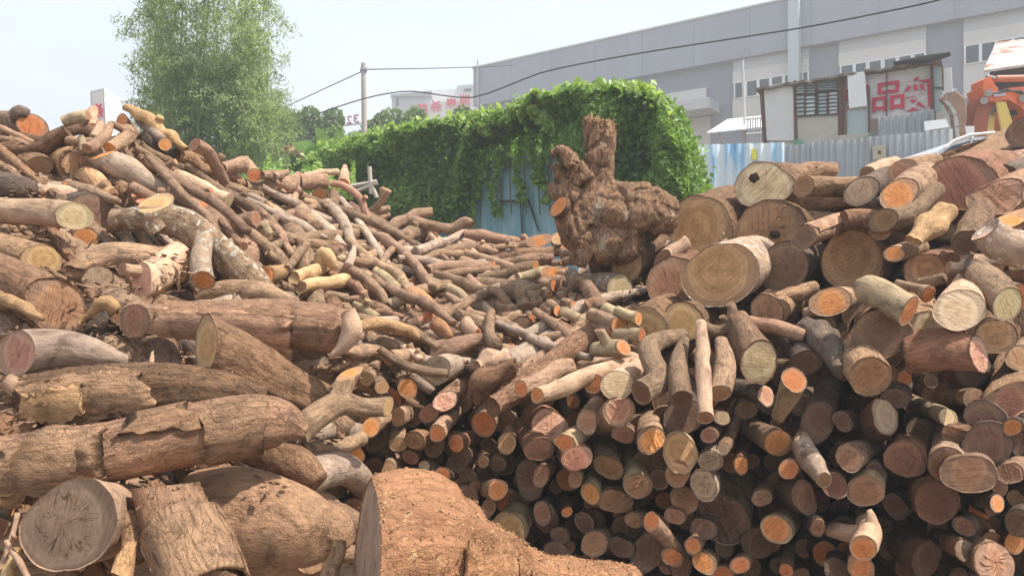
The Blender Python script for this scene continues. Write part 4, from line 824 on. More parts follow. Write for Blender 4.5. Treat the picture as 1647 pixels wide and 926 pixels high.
while yy < 990:
    xx = -230
    while xx < 1930:
        x = xx+rf.uniform(-11, 11); y = yy+rf.uniform(-11, 11)
        if y > ytop(x)+14: cells.append((x, y))
        xx += 34 if yy < 600 else 36
    yy += 24 if yy < 560 else 34
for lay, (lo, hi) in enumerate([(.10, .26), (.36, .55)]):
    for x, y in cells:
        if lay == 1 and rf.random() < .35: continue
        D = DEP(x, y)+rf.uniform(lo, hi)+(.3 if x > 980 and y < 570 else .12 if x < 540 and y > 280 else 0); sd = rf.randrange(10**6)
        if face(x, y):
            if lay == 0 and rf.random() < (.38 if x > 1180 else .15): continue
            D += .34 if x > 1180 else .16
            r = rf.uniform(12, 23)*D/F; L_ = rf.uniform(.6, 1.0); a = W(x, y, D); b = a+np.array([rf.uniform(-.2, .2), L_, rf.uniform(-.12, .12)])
            put(tube([a, (a+b)/2+np.array([rf.uniform(-.02, .02), 0, 0]), b], [r, r*.96, r*.94], sd, seg=14, step=.14, caps=(1, 0), n0=(rf.uniform(-.3, .3), -1, rf.uniform(-.2, .2))), rf.choice('ggbdrx'), [rf.choice('BBDKDBO' if lay == 0 else 'DDK'), 'B'], rf.random())  # darker cuts further in: shade of the gaps painted into the ends
        else:
            big = x < 560 and y > 420 or x > 1050
            r = (rf.uniform(16, 26) if big else rf.uniform(5.5, 9.5)*(1.15 if y > 500 else 1))*D/F
            an = rf.gauss(.5 if x < 700 else -.1, .4); ll = rf.uniform(50, 120)*(1.2 if big else 1)
            x1, y1 = x+math.cos(an)*ll, y+math.sin(an)*ll; x0, y0 = x-math.cos(an)*ll, y-math.sin(an)*ll
            y0 = max(y0, ytop(x0)+16); y1 = max(y1, ytop(x1)+16)
            ex_ = .3 if x > 980 else .12 if big else 0; D0 = DEP(x0, y0)+rf.uniform(lo, hi)+r+ex_; D1 = DEP(x1, y1)+rf.uniform(lo, hi)+r+ex_
            m = (W(x0, y0, D0)+W(x1, y1, D1))/2+np.array([rf.uniform(-1, 1), 0, rf.uniform(-1, 1)])*r*1.5
            put(tube([W(x0, y0, D0), m, W(x1, y1, D1)], [r, r*1.0, r*rf.uniform(.6, 1)], sd, seg=12, step=max(.04, r*.7), lump=.09, caps=(1, 1)), rf.choice('ggggbxss'), [rf.choice('OTOB'), rf.choice('OTOB')], rf.random())
so_ = mesh_obj('packed_logs', np.vstack(V_), F_, None, None, True, [('bco', 'FLOAT_VECTOR', np.vstack(B_)), ('cco', 'FLOAT_VECTOR', np.vstack(C_)), ('tint', 'FLOAT', np.concatenate(T_))], mats=[BK[k] for k in BKS]+[CT[k] for k in CTS], midx=M_)
tag(so_, 'countless smaller logs packed deep in the gaps of both heaps', 'logs', None, 'stuff')
# the dark crumbling mass of bark and earth inside the heaps
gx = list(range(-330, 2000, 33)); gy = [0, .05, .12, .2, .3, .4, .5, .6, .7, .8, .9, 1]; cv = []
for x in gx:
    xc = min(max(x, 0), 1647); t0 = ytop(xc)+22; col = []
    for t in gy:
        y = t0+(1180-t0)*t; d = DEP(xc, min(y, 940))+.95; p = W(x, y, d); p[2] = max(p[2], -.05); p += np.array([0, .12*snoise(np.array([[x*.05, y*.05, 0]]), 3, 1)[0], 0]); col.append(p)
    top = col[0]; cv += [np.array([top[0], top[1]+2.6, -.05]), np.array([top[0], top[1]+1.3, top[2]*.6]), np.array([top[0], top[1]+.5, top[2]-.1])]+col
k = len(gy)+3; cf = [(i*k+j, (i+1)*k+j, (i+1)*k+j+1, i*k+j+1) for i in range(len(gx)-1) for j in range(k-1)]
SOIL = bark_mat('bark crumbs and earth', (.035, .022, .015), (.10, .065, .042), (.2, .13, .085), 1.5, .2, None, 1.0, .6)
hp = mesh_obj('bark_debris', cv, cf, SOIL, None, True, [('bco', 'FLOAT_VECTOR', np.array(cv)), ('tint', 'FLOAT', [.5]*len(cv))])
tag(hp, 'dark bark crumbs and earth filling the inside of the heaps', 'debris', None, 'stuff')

# ---------------------------------------- splinters and scraps of bark lying in the gaps
V_, F_, T_, B_ = [], [], [], []; nV = 0
for k in range(420):
    x = rf.uniform(0, 1647); y = rf.uniform(ytop(x)+30, 926)
    if face(x, y) or y > 600: continue
    D = DEP(x, y)-rf.uniform(-.02, .05); c = W(x, y, D); ln = rf.uniform(.02, .07); wd = rf.uniform(.004, .012)
    a = np.array([rf.gauss(0, 1), rf.gauss(0, .6), rf.gauss(0, .5)]); a /= np.linalg.norm(a); u = np.cross(a, [0, .3, 1]); u /= np.linalg.norm(u); n_ = np.cross(a, u)
    P = [c-a*ln-u*wd*.3, c-a*ln*.2-u*wd+n_*wd*.5, c+a*ln-u*wd*.1, c+a*ln+u*wd*.3, c-a*ln*.1+u*wd+n_*wd*.3, c-a*ln*.8+u*wd*.5]
    V_ += P+[p+n_*.004 for p in P]; F_ += [tuple(nV+q for q in (0, 1, 2, 3, 4, 5)), tuple(nV+q for q in (11, 10, 9, 8, 7, 6))]+[(nV+q, nV+(q+1) % 6, nV+6+(q+1) % 6, nV+6+q) for q in range(6)]; nV += 12; T_ += [rf.random()]*12
sc_ = mesh_obj('wood_splinters', V_, F_, BK['w'], None, False, [('bco', 'FLOAT_VECTOR', np.array(V_)), ('tint', 'FLOAT', T_)])
tag(sc_, 'loose splinters and bark scraps scattered over the heaps', 'splinters', None, 'stuff')

V_, F_, T_ = [], [], []; nV = 0
for k in range(9000):
    x = rf.uniform(0, 1300); y = rf.uniform(ytop(x)+25, 800)
    if face(x, y): continue
    D = DEP(x, y)+rf.uniform(-.06, .12); c = W(x, y, D); ln = rf.choice([.007, .010, .016, .026])*rf.uniform(.6, 1.4); wd = ln*rf.uniform(.25, .7)
    a = np.array([rf.gauss(0, 1), rf.gauss(0, .7), rf.gauss(0, .4)]); a /= np.linalg.norm(a); u = np.cross(a, [rf.gauss(0, .3), rf.gauss(0, .3), 1]); u /= np.linalg.norm(u); n_ = np.cross(a, u)
    V_ += [c-a*ln, c+u*wd, c+a*ln*1.1, c-u*wd, c+n_*wd*.5]; F_ += [(nV, nV+1, nV+4), (nV+1, nV+2, nV+4), (nV+2, nV+3, nV+4), (nV+3, nV, nV+4), (nV, nV+3, nV+2, nV+1)]; nV += 5; T_ += [rf.random()]*5
ch_ = mesh_obj('bark_chips', V_, F_, BK['x'], None, False, [('bco', 'FLOAT_VECTOR', np.array(V_)), ('tint', 'FLOAT', T_)])
tag(ch_, 'small bark chips and sawdust crumbs caught between the logs', 'bark chips', None, 'stuff')
# ---------------------------------------- labels that single each log out by its nearest landmark
LMS = [l for l in LOGS if l.get('lm')]
CATS = {'log': 'log', 'branch': 'branch', 'stump': 'stump', 'root': 'root', 'wood_chunk': 'wood piece'}
def sector(dx, dy):
    a = math.degrees(math.atan2(-dy, dx)) % 360
    return ['right of', 'upper right of', 'above', 'upper left of', 'left of', 'lower left of', 'below', 'lower right of'][int(((a+22.5) % 360)//45)]
def desc(l):
    s = 'thin' if l['kind'] == 'branch' and l['r'] < 8 else 'small' if l['r'] < 12 else 'medium' if l['r'] < 20 else 'large' if l['r'] < 34 else 'very large'
    kn = {'wood_chunk': 'wood piece'}.get(l['kind'], l['kind'])
    return s, BKNAME[l['bk']], kn, (CUTNAME[l['ct']] if l['ct'] in CUTNAME and (l['e'] or l['ct'] not in 'BD') else None)
unl = [l for l in LOGS if not l['label']]
for l in unl: l['d'] = desc(l)
used = set(l['label'] for l in LOGS if l['label'])
for l in unl:
    near = sorted(LMS, key=lambda m: math.hypot(m['c'][0]-l['c'][0], m['c'][1]-l['c'][1]))[:8]; done = False
    for mi, m in enumerate(near):
        dd = lambda q: math.hypot(q['c'][0]-m['c'][0], q['c'][1]-m['c'][1])
        sc = sector(l['c'][0]-m['c'][0], l['c'][1]-m['c'][1])
        rank = sum(1 for q in unl if q is not l and q['d'] == l['d'] and dd(q) < dd(l) and sector(q['c'][0]-m['c'][0], q['c'][1]-m['c'][1]) == sc)
        if rank > 1: continue
        s, b_, kn, ce = l['d']
        for form in (0, 1, 2):
            core = f"{s} {b_ if form < 1 else b_.split()[0]} {kn}"+(f" with {ce} end" if ce and form < 2 else '')
            lb = f"{'second ' if rank else 'nearest '}{core} {sc} {m['lm']}"
            if len(lb.split()) <= 16: break
        if len(lb.split()) <= 16 and lb not in used: used.add(lb); done = True; break
    if not done: lb = f"{l['d'][0]} {l['d'][1]} {l['d'][2]} {sc} {near[0]['lm']}"
    l['label'] = lb; l['o']['label'] = lb
for l in LOGS:
    if 'category' not in l['o']: l['o']['category'] = CATS[l['kind']]
    x, y = l['c']
    g_ = 'logs of the right hand stack' if x > 560 and y > 560 or x > 990 else 'cut wood of the middle heap' if x > 560 else 'large logs in the left foreground' if y > 480 else 'cut wood of the left heap'
    l['o']['group'] = ('branches' if l['kind'] == 'branch' else 'logs')+' of the '+{'l': 'right hand stack', 'c': 'middle heap'}.get('', 'heap') if False else g_

for l in LOGS:
    if len(l['o']['label'].split()) > 16: print('LONG', l['o']['label'])
# ================================================================== surroundings
def simple(name, col, rough=.8, noise=.15, scale=6, metal=0, stretch=(1, 1, 1), col2=None, thr=.55, spec=.25, bump=.0):
    m, t, b = newmat(name); lk = t.links.new; g = N(t, 'ShaderNodeTexCoord')
    mpn = N(t, 'ShaderNodeMapping'); mpn.inputs['Scale'].default_value = stretch; lk(g.outputs['Object'], mpn.inputs[0])
    n1 = N(t, 'ShaderNodeTexNoise', i_Scale=scale, i_Detail=6.0, i_Roughness=.65); lk(mpn.outputs[0], n1.inputs[0])
    c = ramp(t, n1.outputs[0], [(.3, tuple(x*(1-noise) for x in col)), (.55, col), (.75, tuple(min(1, x*(1+noise*.7)) for x in col))]).outputs[0]
    if col2:
        n2 = N(t, 'ShaderNodeTexNoise', i_Scale=scale*.6, i_Detail=7.0, i_Roughness=.7); lk(mpn.outputs[0], n2.inputs[0])
        c = mixc(t, ramp(t, n2.outputs[0], [(thr, (0, 0, 0)), (thr+.08, (1, 1, 1))]).outputs[0], c, col2)
    lk(c, b.inputs['Base Color']); b.inputs['Roughness'].default_value = rough; b.inputs['Metallic'].default_value = metal; b.inputs['Specular IOR Level'].default_value = spec
    if bump: bp = N(t, 'ShaderNodeBump', i_Strength=bump, i_Distance=.03); lk(n1.outputs[0], bp.inputs['Height']); lk(bp.outputs[0], b.inputs['Normal'])
    return m
def leaf_mat(name, c1, c2, c3, tr=.35):
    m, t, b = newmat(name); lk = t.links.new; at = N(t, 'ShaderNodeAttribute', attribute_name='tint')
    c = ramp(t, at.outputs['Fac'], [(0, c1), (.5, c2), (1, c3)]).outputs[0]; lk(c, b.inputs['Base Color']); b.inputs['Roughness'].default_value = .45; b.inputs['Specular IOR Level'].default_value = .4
    tl_ = N(t, 'ShaderNodeBsdfTranslucent'); lk(mixc(t, 1.0, c, (1.5, 1.5, .7), 'MULTIPLY'), tl_.inputs[0]); ms = N(t, 'ShaderNodeMixShader'); ms.inputs[0].default_value = tr
    lk(b.outputs[0], ms.inputs[1]); lk(tl_.outputs[0], ms.inputs[2]); lk(ms.outputs[0], t.nodes['Material Output'].inputs[0]); return m
def leaves(name, P, size, mat, parent=None, aspect=.42, up=.3, seed=1, face=None, droop=0, tint=None):
    "P Nx3 world positions; one folded leaf each"
    g = np.random.default_rng(seed); n = len(P); s = size*g.uniform(.6, 1.35, n)
    nr = g.normal(size=(n, 3))*.75; nr[:, 2] += up
    if face is not None: nr += np.asarray(face)
    nr /= np.linalg.norm(nr, axis=1)[:, None]; a = g.normal(size=(n, 3)); a[:, 2] -= droop; a -= nr*(a*nr).sum(1)[:, None]; a /= np.linalg.norm(a, axis=1)[:, None]; b = np.cross(nr, a)
    A = a*s[:, None]; Bv = b*(s*aspect)[:, None]; Nn = nr*(s*.14)[:, None]
    v = np.stack([P-A*.5, P-Bv*.5-A*.08+Nn, P+A*.55, P+Bv*.5-A*.08+Nn], 1).reshape(-1, 3).astype(np.float32)
    base = np.array(world_loc(parent)) if parent is not None else np.zeros(3); v = v-base.astype(np.float32)
    me = bpy.data.meshes.new(name); me.vertices.add(4*n); me.vertices.foreach_set('co', v.ravel())
    idx = (np.arange(n)*4)[:, None]+np.array([0, 2, 1, 0, 3, 2])[None]; me.loops.add(6*n); me.loops.foreach_set('vertex_index', idx.ravel().astype(np.int32))
    me.polygons.add(2*n); me.polygons.foreach_set('loop_start', np.arange(2*n, dtype=np.int32)*3); me.polygons.foreach_set('loop_total', np.full(2*n, 3, dtype=np.int32))
    at = me.attributes.new('tint', 'FLOAT', 'POINT'); tv = g.random(n) if tint is None else np.clip(tint+g.normal(size=n)*.13, 0, 1); at.data.foreach_set('value', np.repeat(tv, 4).astype(np.float32))
    me.materials.append(mat); me.update(); me.validate(); o = bpy.data.objects.new(name, me); COL.objects.link(o)
    if parent is not None: o.parent = parent
    return o
# ---- ground: one sheet to the horizon, rising to a terrace behind the heaps
def tz(x, y):
    k = min(1, max(0, (y-8.3)/4.2)); k = k*k*(3-2*k)*(1 if x > -3 else max(.55, 1+(x+3)*.06)); return 2.35*k+.05*math.sin(x*1.3+y*.7)
xs = [-500, -200, -90, -50]+list(np.arange(-36, 60, 1.5))+[70, 110, 220, 500]; ys = [-40, -10]+list(np.arange(-4, 26, .8))+[30, 40, 60, 90, 160, 400, 900]
gv = [(x, y, tz(x, y)-.02) for y in ys for x in xs]; nx = len(xs); gf = [(j*nx+i, j*nx+i+1, (j+1)*nx+i+1, (j+1)*nx+i) for j in range(len(ys)-1) for i in range(nx-1)]
tag(mesh_obj('ground', gv, gf, simple('dirt ground', (.2, .145, .1), .95, .35, 1.3, col2=(.11, .1, .05), thr=.6, bump=.8)), kind='structure')
GREY = simple('grey render', (.31, .325, .375), .85, .10, .5, stretch=(1, 1, .12)); GREY2 = simple('dark grey render', (.24, .25, .295), .85, .06, .25); CREAM = simple('cream wall panel', (.60, .58, .55), .8, .05, .3)
LIGHTG = simple('light grey trim', (.48, .48, .49), .8, .05, .3); WHITE = simple('white paint', (.8, .8, .79), .6, .05, 1); BEIGE = simple('beige wall', (.50, .46, .42), .9, .06, .5)
m_, t_n, b_n = newmat('window glass'); b_n.inputs['Base Color'].default_value = (.035, .06, .08, 1); b_n.inputs['Roughness'].default_value = .2; b_n.inputs['Specular IOR Level'].default_value = .35; GLASS = m_
PIPE = simple('pale blue grey steel duct', (.45, .50, .54), .5, .05, 2, spec=.4)
# ---- big grey hall: facade plane A-B
FA = W(768, 463, 60)[:2]; FB = W(1647, 463, 38.9)[:2]; fd = (FB-FA)/np.linalg.norm(FB-FA); fn = np.array([fd[1], -fd[0]])
if fn[1] > 0: fn = -fn
def fu(px):
    k = (px-CX)/F; # (k*D, D) = FA + u fd
    return float(np.linalg.solve(np.array([[fd[0], -k], [fd[1], -1.]]), -FA)[0])
def fD(px): return float((FA+fd*fu(px))[1])
def fz(px, py): return CH+(CY-py)/F*fD(px)
def fbox(mb, u0, u1, z0, z1, front, back):
    c = FA+fd*(u0+u1)/2+fn*(front+back)/2; return mb.box((c[0], c[1], (z0+z1)/2), u1-u0, abs(front-back), z1-z0, ((fd[0], fd[1], 0), (fn[0], fn[1], 0), (0, 0, 1)))
hb = FA; H = empty('warehouse', (hb[0], hb[1], 2.3), 'long grey industrial hall with cream panels and window strips behind the yard', 'warehouse')
zr = fz(768, 113); zs = fz(1050, 123); UE = fu(1647)+16
fbox(MB(), 0, UE, zs, zr, .55, -14).build('roof_band', GREY, H); fbox(MB(), -.12, UE, zr, zr+.12, .62, -14).build('coping', LIGHTG, H)
fbox(MB(), 0.03, UE, 2.0, zs, 0, -13.9).build('wall', GREY2, H)
zc1 = fz(1185, 101); zc0 = fz(1185, 116); zw1 = fz(1185, 135); zw0 = fz(1185, 161); zb = fz(1181, 189)
PAN = [(fu(1180), fu(1302)), (fu(1350), fu(1490)), (fu(1550), fu(1550)+8.2)]
for k, (a, b) in enumerate(PAN):
    fbox(MB(), a, b, zc0, zc1+.3, .12, 0).build('lintel', LIGHTG, H); fbox(MB(), a, b, zw1, zc0, .2, 0).build('upper_panel', CREAM, H); fbox(MB(), a, b, zb-.9, zw0, .2, 0).build('lower_panel', CREAM, H)
WIN = [(1184, 1201), (1203, 1220), (1223, 1240), (1243, 1261), (1264, 1279), (1293, 1301.5), (1354, 1374), (1377, 1395), (1399, 1419), (1423, 1443), (1447, 1467), (1471, 1489), (1553, 1576), (1579, 1601), (1604, 1628), (1631, 1656)]
for a, b in WIN:
    ua, ub = fu(a), fu(b); f_ = MB()
    for q in ((ua-.05, ua+.03, zw0, zw1), (ub-.03, ub+.05, zw0, zw1), (ua+.03, ub-.03, zw0, zw0+.05), (ua+.03, ub-.03, zw1-.05, zw1)): fbox(f_, *q, .3, .18)
    w_ = f_.build('window', WHITE, H); p_ = fbox(MB(), ua+.03, ub-.03, zw0+.05, zw1-.05, .26, .22).build('pane', GLASS, H); p_.parent = w_
cp = MB(); fbox(cp, fu(1275), fu(1292), zb-2, zr+3, 1.1, .56); cp.build('vent_duct', PIPE, H)
fbox(MB(), fu(1000), fu(1138), fz(1100, 188), fz(1120, 145), .25, 0).build('lower_panel', CREAM, H)
fbox(MB(), fu(1000), fu(1160), fz(1130, 188), fz(1130, 172), 2.2, .26).build('canopy_slab', LIGHTG, H)
fbox(MB(), fu(1000), fu(1143), 2.3, fz(1130, 189), .1, 0).build('lower_wall', BEIGE, H)
fbox(MB(), 0.5, 0.62, 2.3, zr+.6, .7, .6).build('lightning_rod', LIGHTG, H)
# seams in the roof band
sm = MB()
for k in range(1, 14): fbox(sm, k*3.7, k*3.7+.05, zs, zr, .56, .5)
sm.build('panel_seams', GREY2, H)
# ---- awning left of the shack
def quadslab(pts, th=.04): return MB().prism(pts, (0, 0, -th))
AW = empty('awning', tuple(W(1185, 205, 24)), 'white sloping metal awning on thin posts in front of the hall wall', 'awning')
quadslab([W(1137, 213, 22), W(1236, 203, 21.5), W(1245, 184, 24), W(1170, 192, 24.5)]).build('sheet', WHITE, AW)
for px in (1157, 1236): MB().bar(W(px, 208, 22.3), W(px, 262, 22.3), .05).build('post', LIGHTG, AW)
g_ = MB()
for k in range(9): g_.bar(W(1203+k*4, 190, 21), W(1203+k*4, 232, 21), .02, 5)
g_.bar(W(1200, 192, 21), W(1240, 188, 21), .03, 5); g_.bar(W(1200, 216, 21), W(1240, 213, 21), .03, 5); g_.build('barred_gate', LIGHTG, AW)
o = MB().bar(W(1194, 97, 22.5), W(1200, 262, 22.5), .045, 8).build('steel_pole', LIGHTG); tag(o, 'thin tall grey pole standing left of the white shack', 'pole')
# ---- far white building with mirrored red characters
def text_mesh(ch, name, o3, right, up, size, mat, parent, depth=.03, mirror=True, bold=.0):
    cu = bpy.data.curves.new(name, 'FONT'); cu.body = ch; cu.align_x = 'CENTER'; cu.align_y = 'CENTER'; cu.size = 1; cu.extrude = .02; cu.offset = bold
    to = bpy.data.objects.new(name, cu); COL.objects.link(to); dg = bpy.context.evaluated_depsgraph_get(); dg.update(); me = bpy.data.meshes.new_from_object(to.evaluated_get(dg)); bpy.data.objects.remove(to)
    vs = np.array([v.co[:] for v in me.vertices]); c = (vs.max(0)+vs.min(0))/2; vs = vs-c; right = np.array(right, float); up = np.array(up, float); nrm = np.cross(right, up); sx = -1 if mirror else 1
    sz = size if not isinstance(size, tuple) else 1; kx, ky = (size if isinstance(size, tuple) else (size/max(vs[:, :2].max(0)*2), )*2)
    if isinstance(size, tuple): kx, ky = size[0]/(vs[:, 0].max()*2), size[1]/(vs[:, 1].max()*2)
    P = np.array(o3)+np.outer(vs[:, 0]*sx*kx, right)+np.outer(vs[:, 1]*ky, up)+np.outer(vs[:, 2]/.02*depth/2, nrm)
    return mesh_obj(name, P-(np.array(world_loc(parent)) if parent is not None else 0), [tuple(p.vertices) for p in me.polygons], mat, parent, False)
RED = simple('faded red paint', (.60, .03, .08), .7, .1, 3); REDD = simple('dull red sign paint', (.32, .06, .06), .7, .1, 3)
FW = empty('far_building', tuple(W(700, 200, 85)), 'distant white building with a row of mirrored red characters, left of the grey hall', 'building')
def bb(x0, x1, y0, y1, d, th, nm, mat, par): return MB().prism([W(x0, y0, d), W(x1, y0-(x1-x0)*.09, d), W(x1, y1, d), W(x0, y1, d)], (0, th, 0)).build(nm, mat, par)
bb(630, 693, 155, 215, 85, 8, 'wall', LIGHTG, FW); bb(693, 738, 146, 215, 86, 8, 'tower', WHITE, FW); bb(735, 775, 138, 215, 85, 8, 'stair_block', LIGHTG, FW); bb(688, 775, 166, 215, 84, 1, 'sign_wall', CREAM, FW)
bb(628, 694, 152, 155, 84.6, 8.6, 'roof', GREY, FW); bb(746, 758, 143, 147, 84.8, .1, 'window', GLASS, FW); bb(637, 641, 157, 170, 84.9, .1, 'window', GLASS, FW)
for ch, x, y in (('菌', 679, 176), ('杀', 701, 171), ('毒', 726, 167), ('消', 748, 161)): text_mesh(ch, 'red_character', W(x, y, 83.8), (1, 0, 0), (0, 0, 1), 1.28, RED, FW, .08, True, .03)
FN = empty('roof_sign', tuple(W(560, 215, 70)), 'dull red mirrored numbers rising just above the distant trees', 'sign')
for ch, x, y in (('0', 541, 196), ('8', 551, 195), ('2', 562, 193), ('3', 573, 191), ('9', 618, 183)): text_mesh(ch, 'red_number', W(x, y, 70), (1, 0, 0), (0, 0, 1), (.52, .8), REDD, FN, .08, True, .02)
MB().prism([W(532, 203, 70.2), W(630, 191, 70.2), W(630, 193, 70.2), W(532, 205, 70.2)], (0, .3, 0)).build('sign_beam', LIGHTG, FN)
HO = empty('hoarding', tuple(W(163, 260, 30)), 'pale boxed hoarding with one red character left of the bamboo', 'hoarding')
MB().prism([W(145, 147, 30), W(167, 142, 30), W(176, 300, 30), W(152, 300, 30)], (0, .3, 0)).build('frame', LIGHTG, HO)
MB().prism([W(148, 151, 29.97), W(164, 147, 29.97), W(170, 300, 29.97), W(154, 300, 29.97)], (0, .02, 0)).build('board', CREAM, HO); MB().prism([W(167, 142.5, 30.0), W(190, 158, 31), W(196, 300, 31), W(176.3, 300, 30.0)], (0, .25, 0)).build('side_board', WHITE, HO)
text_mesh('杀', 'red_character', W(159, 178, 29.9), (1, 0, .05), (-.05, 0, 1), (.36, .62), RED, HO, .03, True, .03)
# ---- shack with mirrored red writing
def plane_pts(pxA, dA, pxB, dB):
    a = W(pxA, 463, dA)[:2]; b = W(pxB, 463, dB)[:2]; d = (b-a)/np.linalg.norm(b-a); n = np.array([d[1], -d[0]]); n = n if n[1] < 0 else -n
    def P(px, py, off=0):
        k = (px-CX)/F; u = float(np.linalg.solve(np.array([[d[0], -k], [d[1], -1.]]), -a)[0]); q = a+d*u; z = CH+(CY-py)/F*q[1]; return np.array([q[0]+n[0]*off, q[1]+n[1]*off, z])
    return P, d, n
SP, sd_, sn_ = plane_pts(1222, 18, 1530, 15.8)
SHK = empty('shack', tuple(SP(1370, 240)), 'low white shack with a ragged roof, glazed corner and mirrored red characters', 'shack')
def spq(pts, th, nm, mat, off=0, par=None):
    return MB().prism([SP(x, y, off) for x, y in pts], (-sn_[0]*th, -sn_[1]*th, 0)).build(nm, mat, par or SHK)
RUSTM = simple('rusty frame', (.14, .07, .05), .8, .3, 9); OFFW = simple('off white board', (.66, .655, .64), .8, .08, 2, col2=(.40, .36, .32), thr=.66); DIRTY = simple('dirty cream board', (.50, .47, .40), .8, .12, 3)
spq([(1228, 140), (1276, 131), (1278, 226), (1233, 226)], .08, 'wall_panel', OFFW); spq([(1280, 178+10), (1348, 184), (1348, 222), (1280, 226)], .08, 'wall_panel', DIRTY)
spq([(1280, 134), (1348, 121), (1348, 184), (1280, 190)], .05, 'window_backing', simple('dim interior', (.10, .11, .11), .9, .2, 2), -.25)
spq([(1276, 131), (1281, 130), (1283, 232), (1278, 232)], .12, 'frame_post', RUSTM, .03); spq([(1222, 142), (1227, 141), (1233, 240), (1228, 240)], .12, 'frame_post', RUSTM, .03); spq([(1349, 120), (1356, 118), (1356, 226), (1349, 226)], .2, 'frame_post', RUSTM, .03)
GLS2 = simple('grey green louvre glass', (.30, .37, .36), .25, .1, 4, spec=.5)
k = 0
for (x0, x1, y0, y1) in ((1281, 1295, 133, 152), (1281, 1295, 155, 188), (1297, 1312, 131, 152), (1297, 1312, 155, 187), (1315, 1348, 126, 146), (1317, 1331, 151, 186), (1334, 1348, 149, 185)):
    b_ = MB(); nl = 5 if x0 < 1310 else 6
    for j in range(nl):
        ya = y0+(y1-y0)*j/nl; yb = ya+(y1-y0)/nl*.72; b_.prism([SP(x0, ya), SP(x1, ya-1.2), SP(x1, yb-1.2, .03), SP(x0, yb, .03)], (0, .008, 0))
    wf = b_.build('louvre_window', GLS2 if k % 3 else simple('pale louvre', (.5, .56, .55), .3, .1, 4), SHK); k += 1
    fr_ = MB()
    for q in (((x0-1, y0), (x0, y0), (x0, y1), (x0-1, y1)), ((x1, y0-1), (x1+1, y0-1), (x1+1, y1), (x1, y1)), ((x0, y1), (x1, y1-1), (x1, y1), (x0, y1+1))): fr_.prism([SP(a, b, .05) for a, b in q], (0, .05, 0))
    f2 = fr_.build('frame', RUSTM, SHK); f2.parent = wf
SIGN = spq([(1357, 119), (1496, 101), (1496, 186), (1396, 190), (1396, 168), (1357, 170)], .08, 'sign_wall', OFFW, -.1)
spq([(1364, 121), (1392, 117), (1396, 172), (1367, 176)], .05, 'hanging_board', WHITE, .12); spq([(1363, 176), (1397, 172), (1398, 215), (1363, 217)], .05, 'door_panel', simple('pale green glass board', (.42, .50, .50), .4, .06, 2), .02)
spq([(1397, 140), (1400, 140), (1400, 216), (1397, 216)], .06, 'frame_post', RUSTM, .1); spq([(1425, 112), (1427, 112), (1427, 190), (1425, 190)], .04, 'frame_post', RUSTM, .0); spq([(1358, 122), (1361, 122), (1361, 218), (1358, 218)], .06, 'frame_post', RUSTM, .1)
for ch, x, y, wd, hh in (('收', 1374, 155, .62, .62), ('品', 1428, 154, .64, .64), ('废', 1475, 150, .62, .74)): text_mesh(ch, 'red_character', SP(x, y, -.06), (sd_[0], sd_[1], .0), (0, 0, 1), (wd, hh), RED, SHK, .02, True, .012)
spq([(1496, 101), (1501, 100), (1503, 180), (1498, 180)], .15, 'frame_post', RUSTM, .03); spq([(1499, 104), (1514, 108), (1516, 176), (1501, 182)], .03, 'side_window', GLS2, -.02); spq([(1516, 104), (1529, 103), (1531, 150), (1517, 152)], .1, 'wall_panel', WHITE, -.3); spq([(1516, 152), (1530, 150), (1531, 210), (1517, 210)], .1, 'wall_panel', OFFW, -.3)
spq([(1497, 140), (1516, 141), (1516, 142.5), (1497, 141.5)], .04, 'frame_rail', RUSTM, .03)
# ragged roof
rv = []; rn = 40; rg_ = random.Random(4)
for k in range(rn+1):
    x = 1216+(1514-1216)*k/rn; y = 143-(x-1222)*.158+rg_.uniform(-1.3, 1.3); a = SP(x, y, .14+rg_.uniform(-.06, .08)); b = a+np.array([-sn_[0]*2.4, -sn_[1]*2.4, -.1]); rv += [a, b, a+np.array([0, 0, -.05]), b+np.array([0, 0, -.05])]
rf_ = []
for k in range(rn):
    i = k*4; rf_ += [(i, i+4, i+5, i+1), (i+2, i+3, i+7, i+6), (i, i+2, i+6, i+4)]
mesh_obj('roof', np.array(rv)-np.array(SHK.location), rf_, simple('ragged roof felt', (.22, .17, .14), .9, .4, 5, col2=(.7, .68, .64), thr=.58), SHK, False)
spq([(1440, 108), (1497, 97), (1530, 93), (1500, 104)], .3, 'roof_patch', simple('dark tar sheet', (.06, .065, .075), .7, .3, 3), .45)
spq([(1278, 226), (1400, 214), (1408, 226), (1280, 237)], .1, 'sill_sheets', simple('green and white scrap sheet', (.5, .48, .42), .8, .2, 1.2, col2=(.12, .30, .2), thr=.5), .1)
spq([(1228, 226), (1400, 222), (1400, 262), (1228, 262)], .2, 'base_wall', OFFW, -.1)
# back walls so that it reads as a box
MB().prism([SP(1228, 140, -.4), SP(1228, 262, -.4), SP(1228, 262, -2.4), SP(1228, 140, -2.4)], (.06, 0, 0)).build('side_wall', OFFW, SHK); MB().prism([SP(1228, 140, -2.45), SP(1530, 100, -2.45), SP(1530, 240, -2.45), SP(1228, 262, -2.45)], (0, .08, 0)).build('back_wall', OFFW, SHK)
